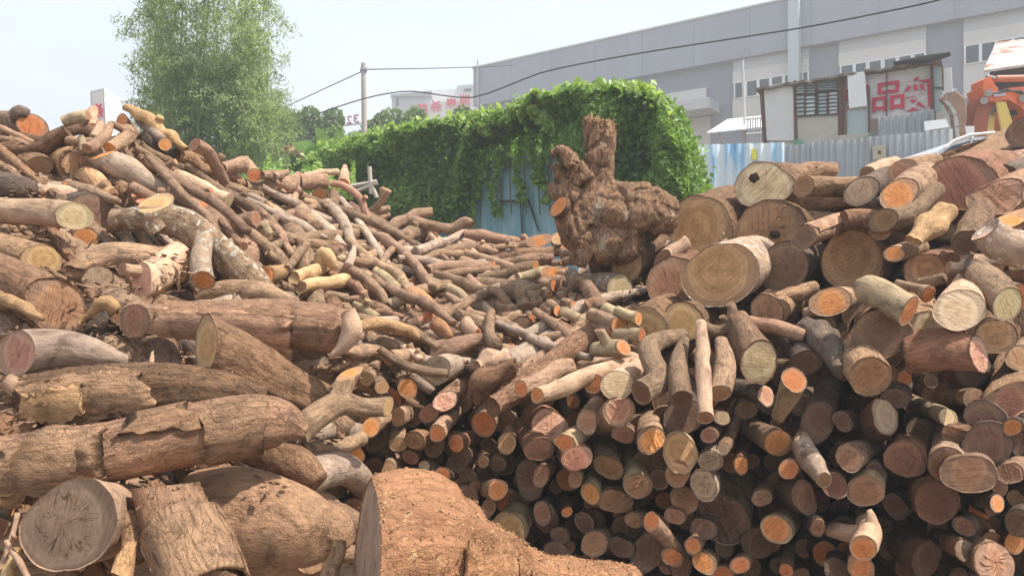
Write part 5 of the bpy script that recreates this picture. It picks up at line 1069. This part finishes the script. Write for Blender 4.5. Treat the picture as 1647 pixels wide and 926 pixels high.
# ---- corrugated fences
def corrugated(Pf, n_, xs_, ytops, yb, pitch, amp, name, mat, parent, off=0, seed=1, jag=0):
    g = random.Random(seed); a = Pf(xs_[0], 400, off); b = Pf(xs_[1], 400, off); Lw = np.linalg.norm((b-a)[:2]); d = (b-a)[:2]/Lw; n = int(Lw/pitch*6); v = []
    for k in range(n+1):
        u = Lw*k/n; q = a[:2]+d*u; px = CX+F*q[0]/q[1]; yt = np.interp(px, [xs_[0], xs_[1]], ytops)+(g.uniform(-jag, jag) if k % 6 == 0 else 0); zt = CH+(CY-yt)/F*q[1]; zb_ = CH+(CY-yb)/F*q[1]
        o_ = amp*math.cos(2*math.pi*k/6); v += [np.array([q[0]+n_[0]*o_, q[1]+n_[1]*o_, zt]), np.array([q[0]+n_[0]*o_, q[1]+n_[1]*o_, zb_])]
    f = [(2*k, 2*k+2, 2*k+3, 2*k+1) for k in range(n)]; base = np.array(world_loc(parent)) if parent is not None else np.zeros(3); return mesh_obj(name, np.array(v)-base, f, mat, parent, True)
GP, gd_, gn_ = plane_pts(1260, 15, 1532, 13.4)
ZINC = simple('weathered zinc sheet', (.40, .415, .43), .5, .12, 3, metal=.25, stretch=(1, 1, .25), col2=(.30, .25, .22), thr=.70)
GF = empty('zinc_fence', tuple(GP(1400, 262)), 'grey corrugated zinc fence in front of the white shack', 'fence')
for i, (a, b) in enumerate(((1260, 1306), (1306, 1352), (1352, 1398), (1398, 1444), (1444, 1490), (1490, 1532))):
    corrugated(GP, gn_, (a, b+.6), (235-(a-1260)*.1-(i % 2), 235-(b-1260)*.1-(i % 2)), 330, .115, .024, 'zinc_sheet', ZINC, GF, .012*(i % 2), i, 1)
GF2 = empty('zinc_screen', tuple(GP(1460, 215)), 'taller grey corrugated screen just behind the zinc fence, under the red characters', 'fence')
corrugated(GP, gn_, (1402, 1450), (190, 185), 250, .115, .024, 'zinc_sheet', ZINC, GF2, -1.0, 9, 1); corrugated(GP, gn_, (1450, 1500), (183, 176), 250, .115, .024, 'zinc_sheet', ZINC, GF2, -1.02, 10, 1)
o = corrugated(GP, gn_, (1530, 1600), (160, 155), 250, .115, .024, 'zinc_wall', ZINC, None, -2.2, 12, 1); tag(o, 'grey corrugated wall behind the bucket and the orange boom', 'wall')
def gpq(pts, th, mat, off): return MB().prism([GP(x, y, off) for x, y in pts], (-gn_[0]*th, -gn_[1]*th, 0))
for lb_, pts_, of_ in (('white sheet lying on the fence left of the rusty bucket', [(1487, 197), (1522, 193), (1527, 205), (1488, 212)], .1), ('white board leaning behind the rusty bucket', [(1546, 193), (1566, 193), (1566, 222), (1548, 222)], -.6), ('long white board low behind the orange boom', [(1532, 142), (1580, 132), (1580, 152), (1540, 160)], -1.9)):
    o = gpq(pts_, .04, WHITE, of_).build('white_board', WHITE); tag(o, lb_, 'board')
nb = empty('notice_board', tuple(GP(1415, 247, .06)), 'small tan notice square fixed to the zinc fence', 'notice'); gpq([(1404, 236), (1425, 234), (1425, 257), (1405, 258)], .02, None, .07).build('board', simple('tan board', (.52, .44, .33), .8, .1, 6), nb)
gpq([(1413, 243), (1418, 243), (1418, 249), (1413, 249)], .01, None, .08).build('mark', RUSTM, nb)
BP, bd_, bn_ = plane_pts(1112, 14.6, 1262, 14.2)
m_, t_n, b_n = newmat('blue and white sheet'); tcn = N(t_n, 'ShaderNodeTexCoord'); mpn = N(t_n, 'ShaderNodeMapping'); mpn.inputs['Scale'].default_value = (1, 1, .12); t_n.links.new(tcn.outputs['Object'], mpn.inputs[0]); nn1 = N(t_n, 'ShaderNodeTexNoise', i_Scale=3.0, i_Detail=5.0, i_Roughness=.7); t_n.links.new(mpn.outputs[0], nn1.inputs[0])
t_n.links.new(ramp(t_n, nn1.outputs[0], [(.36, (.13, .38, .68)), (.46, (.34, .56, .76)), (.54, (.66, .74, .80)), (.7, (.74, .78, .80))]).outputs[0], b_n.inputs['Base Color']); b_n.inputs['Roughness'].default_value = .5; BLUW = m_
BF = empty('blue_fence', tuple(BP(1190, 280)), 'blue and white corrugated fence between the vines and the grey fence', 'fence')
for i, (a, b) in enumerate(((1112, 1152), (1152, 1205), (1205, 1261))): corrugated(BP, bn_, (a, b+.5), (234-i*1.5, 232-i*1.5), 340, .19, .03, 'blue_sheet', BLUW, BF, .012*i, i+30, 1)
o = MB().prism([BP(1208, 241, .06), BP(1216, 240, .06), BP(1217, 257, .06), BP(1209, 258, .06)], (0, .01, 0)).build('paint_patch', simple('yellow paint', (.8, .75, .1), .6, .05, 4)); o.parent = BF; o.location = -Vector(BF.location)
# ---- rusty roofed shed far right
RS = empty('rust_shed', tuple(W(1620, 200, 18)), 'shed with a rusty sheet roof behind the orange excavator at the right edge', 'shed')
RUSTY = simple('rusty roof sheet', (.62, .56, .52), .7, .15, 1.6, col2=(.28, .13, .08), thr=.47)
MB().prism([W(1582, 113, 17.4), W(1700, 96, 16.6), W(1720, 55, 19.5), W(1602, 68, 20.3)], (0, 0, -.06)).build('roof', RUSTY, RS); MB().prism([W(1592, 112, 18), W(1700, 98, 17.3), W(1700, 250, 17.3), W(1592, 250, 18)], (.3, .4, 0)).build('wall', simple('dark shed wall', (.07, .06, .06), .9, .2, 2), RS)
# ---- excavator
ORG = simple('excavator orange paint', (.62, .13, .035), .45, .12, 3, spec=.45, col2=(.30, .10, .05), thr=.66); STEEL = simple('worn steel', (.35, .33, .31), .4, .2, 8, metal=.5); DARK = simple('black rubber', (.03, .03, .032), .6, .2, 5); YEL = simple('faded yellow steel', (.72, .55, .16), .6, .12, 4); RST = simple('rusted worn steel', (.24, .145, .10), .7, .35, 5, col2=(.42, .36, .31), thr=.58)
EX = empty('excavator', tuple(W(1640, 260, 14.5)), 'orange excavator with raised boom and dipper arm behind the right stack', 'excavator')
def exq(pts, d, th, nm, mat, par=EX): return MB().prism([W(x, y, d) for x, y in pts], (0, th, 0)).build(nm, mat, par)
b_ = exq([(1580, 140), (1596, 132), (1606, 142), (1603, 152), (1625, 141), (1650, 139), (1700, 175), (1740, 240), (1712, 262), (1678, 205), (1652, 182), (1642, 172), (1622, 160), (1596, 164), (1586, 160)], 14.3, .5, 'boom', ORG)
exq([(1574, 158), (1590, 156), (1594, 170), (1586, 222), (1562, 224), (1564, 205)], 14.42, .34, 'dipper_arm', simple('rust red arm paint', (.34, .10, .05), .6, .25, 3, col2=(.2, .12, .09), thr=.6))
exq([(1582, 128), (1592, 122), (1600, 134), (1596, 158), (1584, 160)], 14.38, .4, 'boom_tip', ORG)
cyl = MB().bar(W(1602, 127, 14.45), W(1655, 126, 14.45), .065, 12).bar(W(1655, 126, 14.45), W(1700, 148, 14.5), .065, 12).build('hydraulic_cylinder', simple('red brown cylinder', (.50, .17, .10), .4, .1, 4), EX); r_ = MB().bar(W(1586, 123, 14.45), W(1604, 127, 14.45), .035, 10).build('piston_rod', STEEL, EX)
MB().bar(W(1620, 154, 14.28), W(1600, 158, 14.28), .0, 8, .0) if False else None
exq([(1598, 148), (1617, 146), (1618, 154), (1599, 156)], 14.27, .03, 'name_plate', simple('grey plate', (.42, .38, .42), .5, .1, 3)); exq([(1590, 128), (1640, 130), (1636, 140), (1604, 143)], 14.6, .1, 'added_boom_shadow', DARK)  # dark sheet added behind the boom, standing in for its shadow
exq([(1635, 168), (1700, 170), (1760, 250), (1760, 300), (1640, 300)], 14.9, 1.4, 'body', ORG); exq([(1628, 160), (1650, 164), (1648, 186), (1632, 182)], 14.5, .3, 'hose_block', DARK)
hz_ = MB()
for k in range(3):
    q_ = [(1600+k*3, 150), (1618, 147-k*2), (1640, 146+k*2), (1662, 158+k*2), (1690, 188)]
    for a, b in zip(q_, q_[1:]): hz_.bar(W(*a, 14.24), W(*b, 14.24), .014, 6)
hz_.build('hydraulic_hoses', DARK, EX)
for x, y in ((1590, 150), (1583, 162), (1646, 158)): MB().bar(W(x, y, 14.2), W(x, y, 14.35), .07, 12).build('pivot_pin', STEEL, EX)
hs = MB()
for k in range(5): hs.bar(W(1603+k*3, 164, 14.35), W(1614+k*4.5, 218, 14.4), .03, 7)
hs.build('yellow_guard', YEL, EX); exq([(1584, 222), (1592, 186), (1600, 186), (1598, 222)], 14.5, .1, 'yellow_bracket', YEL); exq([(1560, 300), (1760, 300), (1760, 345), (1570, 345)], 14.2, 2.2, 'track', DARK)
BU = empty('digger_bucket', tuple(W(1538, 240, 13.9)), 'rusty curved steel bucket standing up left of the orange boom', 'bucket')
cu_ = [(1513, 158), (1522, 150), (1537, 147), (1548, 156), (1551, 178), (1549, 200), (1553, 225), (1542, 236), (1532, 232), (1534, 205), (1531, 185), (1524, 172)]
MB().prism([W(x, y, 13.7) for x, y in cu_], (0, .08, 0)).build('side_plate', RST, BU); MB().prism([W(x+2, y, 14.5) for x, y in cu_], (0, .08, 0)).build('side_plate', RST, BU)
pl = MB()
for (a, b) in zip(cu_[0:7], cu_[1:8]): pl.prism([W(*a, 13.78), W(*b, 13.78), W(b[0]+2, b[1], 14.5), W(a[0]+2, a[1], 14.5)], (.03, 0, -.03))
pl.build('shell_plate', RST, BU)
st = MB(); sp_ = [(1520, 163), (1530, 172), (1537, 186), (1539, 205), (1541, 228)]
for a, b in zip(sp_, sp_[1:]): st.prism([W(a[0]-3, a[1], 13.66), W(a[0]+3, a[1]-2, 13.66), W(b[0]+4, b[1], 13.66), W(b[0]-3, b[1], 13.66)], (0, .03, 0))
st.build('wear_strip', STEEL, BU)
# ---- silver car, only its roof shows
CR = empty('parked_car', tuple(W(1580, 300, 12)), 'silver white car behind the right stack with only windscreen and roof rail showing', 'car')
SIL = simple('silver car paint', (.62, .65, .68), .3, .04, 2, spec=.6)
prof_ = [(1500, 262), (1510, 243), (1530, 229), (1560, 221), (1612, 218), (1690, 222), (1716, 246), (1760, 256), (1766, 330), (1490, 330), (1490, 268)]
MB().prism([W(x, y, 11.8) for x, y in prof_], (0, 1.6, 0)).build('body', SIL, CR); MB().prism([W(x, y, 11.78) for x, y in ((1516, 246), (1533, 234), (1560, 227), (1562, 243), (1526, 250))], (0, .02, 0)).build('side_window', GLASS, CR); MB().prism([W(x, y, 11.78) for x, y in ((1566, 226), (1610, 223), (1612, 240), (1567, 243))], (0, .02, 0)).build('side_window', GLASS, CR)
rl = MB(); q_ = [(1520, 238), (1535, 226), (1560, 217), (1600, 213)]
for a, b in zip(q_, q_[1:]): rl.bar(W(*a, 11.75), W(*b, 11.75), .022, 8)
rl.bar(W(1560, 217, 11.75), W(1562, 225, 11.8), .02, 6); rl.build('roof_rail', WHITE, CR)
# ---- earth and bark mound at the far right top
md = []; 
for i in range(15):
    for j in range(9):
        x = 1440+i*22; y = 206+j*12; d = 7.4-j*.16+.25*math.sin(i*.9+j); yt = 270-max(0, (i-1))*8.5 if i < 11 else 212
        p = W(x, max(y, yt)+4*math.sin(i*2.1+j*1.7), d); md.append(p)
mf = [(i*9+j, (i+1)*9+j, (i+1)*9+j+1, i*9+j+1) for i in range(14) for j in range(8)]
n0_ = len(md); md += [md[i*9]+np.array([0, 1.6, -1.2]) for i in range(15)]; mf += [(i*9, n0_+i, n0_+i+1, (i+1)*9) for i in range(14)]
o = mesh_obj('bark_mound', md, mf, BK['x'], None, True, [('bco', 'FLOAT_VECTOR', np.array(md)), ('tint', 'FLOAT', [.6]*len(md))]); tag(o, 'mound of pale bark waste behind the huge red brown end', 'bark waste', None, 'stuff')
# ---- pole, lamp, cables, timber frame
PO = empty('utility_pole', tuple(W(587, 262, 24)), 'square concrete utility pole left of the distant white building', 'utility pole'); CONC = simple('concrete', (.42, .38, .33), .9, .12, 3)
MB().bar(W(584.5, 102, 24), W(588, 330, 24), .075, 10, .11).build('post', CONC, PO); MB().bar(W(580, 113, 24), W(590, 113, 24), .09, 8).build('band', GREY2, PO)
SLP = empty('street_lamp', tuple(W(531, 262, 45)), 'white street lamp with a drooping arm left of the utility pole', 'street lamp'); MB().bar(W(526, 182, 45), W(533, 300, 45), .07, 8, .1).build('post', WHITE, SLP)
MB().bar(W(526, 182, 45), W(500, 173, 45), .05, 8).build('arm', WHITE, SLP); MB().bar(W(503, 174, 45), W(494, 172.5, 45), .1, 8).build('lamp_head', WHITE, SLP)
def cable(pts, d0, d1, r, label):
    P = []; n = len(pts)
    for k, (x, y) in enumerate(pts): P.append(W(x, y, d0+(d1-d0)*k/(n-1)))
    C_2, r2_ = resample(np.array(P), [r]*n, .8); tb = tube(C_2, r2_, 3, seg=6, lump=0, flute=0, oval=0, step=.5, caps=(1, 1)); v, f, b = join([tb]); o = mesh_obj('cable', v, f, DARK if r > .012 else GREY2, None, True); tag(o, label, 'cable'); return o
cable([(440, 207), (500, 187), (585, 159), (663, 147), (760, 157), (868, 118), (1000, 91), (1130, 70), (1290, 45), (1420, 20), (1530, -5), (1700, -60)], 24, 13, .017, 'thick black cable sagging across the whole view above the heaps')
cable([(585, 112), (700, 110), (800, 107), (830, 105)], 24, 45, .02, 'thin grey wire running right from the top of the utility pole'); cable([(430, 186), (500, 153), (585, 114)], 30, 24, .016, 'thin wire rising to the utility pole from behind the bamboo')
TF = empty('timber_frame', tuple(W(600, 310, 10.5)), 'small frame of pale crossed poles between the left heap and the vines', 'pole frame')
for a, b in (((562, 300), (606, 292)), ((572, 308), (607, 294)), ((594, 268), (597, 312)), ((597, 296), (606, 318))): MB().bar(W(*a, 9.5), W(*b, 9.5), .028, 8).build('wood_pole', BK['w'] if False else simple('pale pole', (.5, .44, .36), .8, .1, 9), TF)
# ---- vine covered tin shed
VP, vd_, vn_ = plane_pts(500, 15, 1112, 9.3)
TS = empty('tin_shed', tuple(VP(850, 420)), 'blue green corrugated tin shed buried under vines in the middle distance', 'shed')
m_, t_n, b_n = newmat('teal sheet'); tcn = N(t_n, 'ShaderNodeTexCoord'); mpn = N(t_n, 'ShaderNodeMapping'); mpn.inputs['Scale'].default_value = (1, 1, .15); t_n.links.new(tcn.outputs['Object'], mpn.inputs[0]); nn1 = N(t_n, 'ShaderNodeTexNoise', i_Scale=2.5, i_Detail=6.0, i_Roughness=.7); t_n.links.new(mpn.outputs[0], nn1.inputs[0])
t_n.links.new(ramp(t_n, nn1.outputs[0], [(.3, (.10, .20, .23)), (.46, (.20, .37, .41)), (.6, (.28, .46, .50)), (.75, (.42, .56, .58))]).outputs[0], b_n.inputs['Base Color']); b_n.inputs['Roughness'].default_value = .5; TEAL = m_
vz = 3.85; VY = lambda px: CY-(vz-.25-CH)*F/float(VP(px, 463)[1])
for a, b in ((500, 620), (620, 760), (760, 825), (825, 870), (870, 960), (960, 1098)): corrugated(VP, vn_, (a, b+.4), (VY(a), VY(b)), 470, .22, .025, 'tin_sheet', TEAL, TS, -.01-.02*((a//10) % 2), a)
L0 = VP(500, 300); L1 = VP(1094, 300)
q = [np.array([L0[0], L0[1], vz-.25]), np.array([L1[0], L1[1], vz-.25]), np.array([L1[0]+.9, L1[1]+2.6, vz-.25]), np.array([L0[0]+.9, L0[1]+2.6, vz-.25])]; MB().prism(q, (0, 0, -.08)).build('roof', TEAL, TS)
vz_ = vz-.6; q = [np.array([L1[0], L1[1], vz_]), np.array([L1[0]+.6, L1[1]+2.6, vz_]), np.array([L1[0]+.9, L1[1]+2.6, .3]), np.array([L1[0], L1[1], .3])]; MB().prism(q, (-.05, .02, 0)).build('side_wall', TEAL, TS)
dr = MB(); 
for pts_ in ([(807, 322), (838, 322), (838, 326), (807, 326)], [(852, 322), (856, 320), (872, 372), (869, 372)], [(840, 322), (842, 322), (846, 380), (843, 380)]): dr.prism([VP(x, y, .06) for x, y in pts_], (0, .02, 0))
dr.build('door_gap', simple('dark gap edge', (.05, .06, .06), .8, .2, 3), TS)
gl = np.random.default_rng(8)
def lowlim(x): return np.interp(x, [490, 560, 630, 700, 750, 768, 782, 800, 830, 870, 888, 905, 930, 960, 1112, 1140], [340, 345, 352, 362, 362, 320, 235, 222, 212, 200, 205, 235, 320, 345, 352, 350])
def topv(x): return np.interp(x, [490, 520, 560, 600, 650, 700, 750, 800, 860, 900, 950, 1000, 1040, 1065, 1085, 1098, 1110], [272, 260, 246, 232, 219, 210, 203, 197, 178, 166, 156, 151, 153, 162, 178, 200, 235])
pts_ = []; tn = []  # tint paints light in: highlights on outer leaves, deep and low ones darker
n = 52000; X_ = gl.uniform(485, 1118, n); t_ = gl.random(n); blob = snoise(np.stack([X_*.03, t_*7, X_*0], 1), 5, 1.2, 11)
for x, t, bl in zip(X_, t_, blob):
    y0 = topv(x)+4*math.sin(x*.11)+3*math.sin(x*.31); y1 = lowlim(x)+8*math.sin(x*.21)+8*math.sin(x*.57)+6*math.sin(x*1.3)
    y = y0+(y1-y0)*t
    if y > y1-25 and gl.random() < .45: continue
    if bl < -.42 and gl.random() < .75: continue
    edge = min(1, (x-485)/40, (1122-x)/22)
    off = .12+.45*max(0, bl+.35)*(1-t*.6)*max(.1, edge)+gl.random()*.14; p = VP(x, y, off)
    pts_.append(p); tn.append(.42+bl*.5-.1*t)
n = 15000; X_ = gl.uniform(488, 1112, n)      # over the top and down the back
for x in X_:
    q = gl.random(); p = VP(x, topv(x)+3*math.sin(x*.31)+4*math.sin(x*.11)+gl.uniform(-4, 6), .25); c = math.cos(q*1.5); p = p+np.array([.34, .94, 0])*q*2.4; p[2] += -.35*q*q+gl.normal()*.07; pts_.append(p); tn.append(.62+gl.normal()*.1)
n = 9000
for k in range(n):                             # right hand corner
    q = gl.random()**.8; y = gl.uniform(160, 352); xr = np.interp(y, [150, 175, 210, 260, 300, 350], [1066, 1084, 1100, 1115, 1125, 1122]); p = VP(1100, y, .2)
    w1_ = W(xr-6, y, float(p[1])+.1); p = w1_+np.array([.34*q*2.2-.25*gl.random(), q*2.2, gl.normal()*.06])+gl.normal(size=3)*.07; pts_.append(p); tn.append(.45+gl.normal()*.12)
for k in range(900):                           # sprays poking out of the crest
    x = gl.uniform(500, 1095); bx = round(x/17)*17+3*math.sin(x); p = VP(bx, topv(bx)-gl.uniform(0, 13), .1+gl.random()*.3); pts_.append(p+gl.normal(size=3)*.03); tn.append(.8)
for k in range(1500):                          # thin streamers over the blue sheets
    s_ = gl.integers(0, 7); bx = [772, 790, 806, 822, 846, 868, 884][s_]; y = gl.uniform(205, [372, 300, 350, 270, 330, 300, 330][s_]); p = VP(bx+4*math.sin(y*.07+bx)+gl.normal()*3.2, y, .1+gl.random()*.08); pts_.append(p); tn.append(.5)
VINE = leaf_mat('vine leaf', (.06, .13, .03), (.17, .30, .065), (.38, .50, .15), .4)
VN = empty('vine', tuple(VP(800, 330)), 'bright green climbing vine smothering the tin shed in a long hump', 'vine')
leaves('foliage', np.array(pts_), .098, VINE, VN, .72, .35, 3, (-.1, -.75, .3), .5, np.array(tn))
sv2 = MB(); 
for bx in (772, 790, 806, 822, 846, 868, 884, 700, 640, 940, 1000, 1060): sv2.bar(VP(bx, 200 if bx > 750 else 230, .08), VP(bx+6, 345, .08), .01, 5)
sv2.build('stems', simple('vine stem', (.16, .11, .07), .9, .2, 9), VN)
# ---- bamboo
BM = empty('bamboo', tuple(W(340, 330, 15.5)), 'tall feathery clump of bamboo rising behind the left heap', 'bamboo')
culm = []; pos = []; tnb = []; rb = np.random.default_rng(21)
CUL = simple('bamboo culm', (.19, .24, .11), .5, .15, 4)
for k in range(64):
    bx = rb.uniform(258, 436); D = rb.uniform(14.3, 17); tx = bx+float(np.clip(rb.normal()*20, -30, 30))+(bx-340)*.1; ty = rb.uniform(-95, 90) if k < 32 else rb.uniform(90, 200)
    if k < 6: bx = rb.uniform(255, 320); tx = rb.uniform(228, 262); ty = rb.uniform(-60, 60)
    if k in (6, 7, 8, 9): bx = rb.uniform(235, 290); tx = rb.uniform(222, 250); ty = rb.uniform(130, 200)
    P = []
    for s in np.linspace(0, 1, 12):
        x = bx+(tx-bx)*s**1.7; y = 345+(ty-345)*s; P.append(W(x, y, D+.5*math.sin(k)*s))
    dr_ = float(np.clip(rb.normal()*.25, -.3, .3)); P.append(P[-1]+np.array([dr_*.6, rb.normal()*.3, -.05])); P.append(P[-1]+np.array([dr_*.7, rb.normal()*.3, -.35]))
    P = np.array(P); culm.append(tube(P, np.linspace(.024, .005, len(P)), 70+k, seg=6, step=.3, lump=0, flute=0, oval=0, caps=(0, 0)))
    C2, _ = resample(P, np.ones(len(P)), .1)
    for j in range(int(len(C2)*.16), len(C2)):
        f_ = j/len(C2)
        for b in range(2 if f_ < .5 else 3):
            if rb.random() < .22: continue
            a = rb.uniform(0, 6.28); ln = rb.uniform(.2, .75)*(1.15-.65*f_); n_ = int(11+ln*21)
            d_ = np.array([math.cos(a), math.sin(a), rb.uniform(-.05, .65)]); u = rb.random(n_)**.7*ln; q = C2[j]+u[:, None]*d_+np.stack([rb.normal(size=n_)*.05, rb.normal(size=n_)*.05, rb.normal(size=n_)*.05-u*u*.55], 1); pos.append(q); tnb += list(.5+.12*rb.normal(size=1)+np.zeros(n_)+.25*snoise(q[:1]*.8, 4, 1.0)[0])
pos = np.vstack(pos); 
v, f, b = join(culm); mesh_obj('culms', v-np.array(BM.location), f, CUL, BM, True)
BAML = leaf_mat('bamboo leaf', (.17, .245, .13), (.27, .355, .20), (.42, .49, .33), .5)
print('bamboo leaves', len(pos), 'vine leaves', len(pts_))
leaves('foliage', pos, .095, BAML, BM, .2, .2, 5, None, 1.4, np.array(tnb))
# ---- trees beyond
TRL = leaf_mat('tree leaf', (.075, .13, .05), (.14, .22, .08), (.24, .33, .14), .35); BARKT = simple('tree trunk bark', (.15, .11, .08), .9, .25, 5)
def tree(cx, cy, w_, h_, D, n_, lbl, seed, size=.28, mat=None, yb=300):
    g = np.random.default_rng(seed); T = empty('tree', tuple(W(cx, yb, D)), lbl, 'tree', 'trees beyond the vines'); k = D/F; c = W(cx, cy, D)
    P = []
    for i in range(14):
        o_ = g.normal(size=3)*np.array([w_*.30*k, w_*.26*k, h_*.24*k]); r_ = g.uniform(.2, .36)*min(w_, h_)*k; m_n = n_//14; d_ = g.normal(size=(m_n, 3)); d_ /= np.linalg.norm(d_, axis=1)[:, None]; P.append(c+o_+d_*(r_*(1-.5*g.random(m_n)**2))[:, None]*(1+.25*snoise(d_, seed+i, 3)[:, None]))
    P = np.vstack(P); leaves('crown', P, size, mat or TRL, T, .55, .4, seed, None, .3, .45+.25*snoise(P, seed, .8/(k*40)))
    mb = MB().bar(W(cx, yb+40, D), c, .16*k*40*.4, 8, .05)
    for i in range(4): mb.bar(c-np.array([0, 0, h_*.3*k]), c+np.array([g.normal()*w_*.3*k, g.normal()*w_*.2*k, g.uniform(0, .3)*h_*k]), .05, 6, .02)
    mb.build('trunk', BARKT, T); return T
tree(478, 220, 74, 84, 30, 7000, 'rounded green tree right of the bamboo', 31, .22); tree(535, 244, 84, 66, 33, 5500, 'low dark green tree behind the street lamp', 32, .22)
tree(612, 234, 92, 76, 31, 6500, 'broad hazy tree just right of the utility pole', 33, .22); tree(672, 236, 90, 60, 32, 6000, 'bushy tree below the first of the red characters', 34, .22)
tree(738, 228, 100, 54, 31, 6500, 'spreading tree below the last red characters', 35, .22); tree(425, 235, 90, 70, 29, 4500, 'low dense tree tucked behind the bamboo', 36, .22); tree(262, 258, 60, 50, 26, 3000, 'small tree low at the left foot of the bamboo', 37, .2)
tree(560, 246, 100, 50, 24, 4500, 'low shrub at the foot of the utility pole', 38, .16); tree(452, 262, 60, 44, 20, 4000, 'leafy bush between the bamboo and the dry banana leaf', 39, .14)
# undergrowth behind the crest of the left heap
g = np.random.default_rng(44); P = []
for _ in range(9000):
    x_ = g.uniform(392, 570); P.append(W(x_, 306-g.random()**1.3*(26+14*math.sin(x_*.09)+9*math.sin(x_*.31)+6*math.sin(x_*.7)), g.uniform(11.5, 14)))
P = np.array(P); P[:, 2] += .12*snoise(P, 2, 3)
o = leaves('undergrowth', P, .09, VINE, None, .6, .4, 9, (0, -.4, .4), .3, .62+.2*snoise(P, 3, 2)); tag(o, 'bright low weeds between the left heap and the bamboo', 'weeds', None, 'stuff')
# banana plants
BAN = leaf_mat('banana leaf', (.10, .20, .05), (.18, .32, .09), (.32, .42, .18), .4); DRYB = simple('dry banana leaf', (.48, .36, .24), .8, .3, 9, col2=(.26, .14, .09), thr=.5)
def blade(P, wd, name, mat, par, sd=1):
    C2, _ = resample(np.array(P), np.ones(len(P)), .05); n = len(C2); T = np.gradient(C2, axis=0); T /= np.linalg.norm(T, axis=1)[:, None]; v = []; g = random.Random(sd)
    for i in range(n):
        s = np.cross(T[i], (0, -1, .25)); s /= np.linalg.norm(s); w_ = wd*math.sin(math.pi*min(.98, (i/(n-1))*.93+.05))**.6*(1-.12*g.random()*(i % 3 == 0)); v += [C2[i]+s*w_+np.array([0, 0, -.25*w_]), C2[i], C2[i]-s*w_+np.array([0, 0, -.25*w_])]
    f = [q for i in range(n-1) for q in ((3*i, 3*i+1, 3*i+4, 3*i+3), (3*i+1, 3*i+2, 3*i+5, 3*i+4))]; base = np.array(world_loc(par)); return mesh_obj(name, np.array(v)-base, f, mat, par, True, [('tint', 'FLOAT', [.4+.3*g.random()]*len(v))])
for bi, (bx, by, D, lb, lv) in enumerate([(505, 285, 16, 'banana plant with one brown dry leaf left of the vines', [((500, 262), (478, 240), (452, 238), 0, 1), ((505, 260), (498, 236), (472, 232), 1, 0), ((510, 262), (520, 225), (508, 205), 2, 0), ((512, 262), (532, 238), (548, 232), 3, 0)]), (592, 270, 19, 'banana plant with upright pale leaves beside the utility pole', [((596, 250), (606, 222), (612, 200), 0, 0), ((594, 250), (588, 225), (570, 212), 1, 0), ((598, 250), (615, 228), (628, 228), 2, 0)]), (550, 275, 18, 'banana plant between the street lamp and the pole', [((552, 250), (548, 222), (540, 210), 0, 0), ((552, 250), (565, 232), (575, 232), 2, 0)])]):
    BN = empty('banana_plant', tuple(W(bx, by+25, D)), lb, 'banana plant', 'banana plants'); MB().bar(W(bx, by+50, D), W(bx, by-30, D), .1, 8, .05).build('stem', simple('banana stem', (.25, .27, .12), .7, .15, 4), BN)
    for a, b, c, k, dry in lv: blade([W(*a, D), W(*b, D-.15), W(*c, D-.25)], .16 if not dry else .13, 'dry_leaf' if dry else 'leaf', DRYB if dry else BAN, BN, k)
# ---- haze: the far hall, trees and bamboo fade into bright damp air
HZ = MB().box((5, 40, 22), 260, 290, 52).build('haze', None); HZ.data.materials.clear()
hm = bpy.data.materials.new('haze air'); hm.use_nodes = True; ht = hm.node_tree; ht.nodes.clear(); ho = ht.nodes.new('ShaderNodeOutputMaterial'); hv = ht.nodes.new('ShaderNodeVolumePrincipled'); hv.inputs['Color'].default_value = (.95, .98, 1, 1); hv.inputs['Density'].default_value = .005; hv.inputs['Anisotropy'].default_value = .1
ht.links.new(hv.outputs[0], ho.inputs['Volume']); HZ.data.materials.append(hm); tag(HZ, kind='stuff', label='bright damp haze in the air', cat='haze')
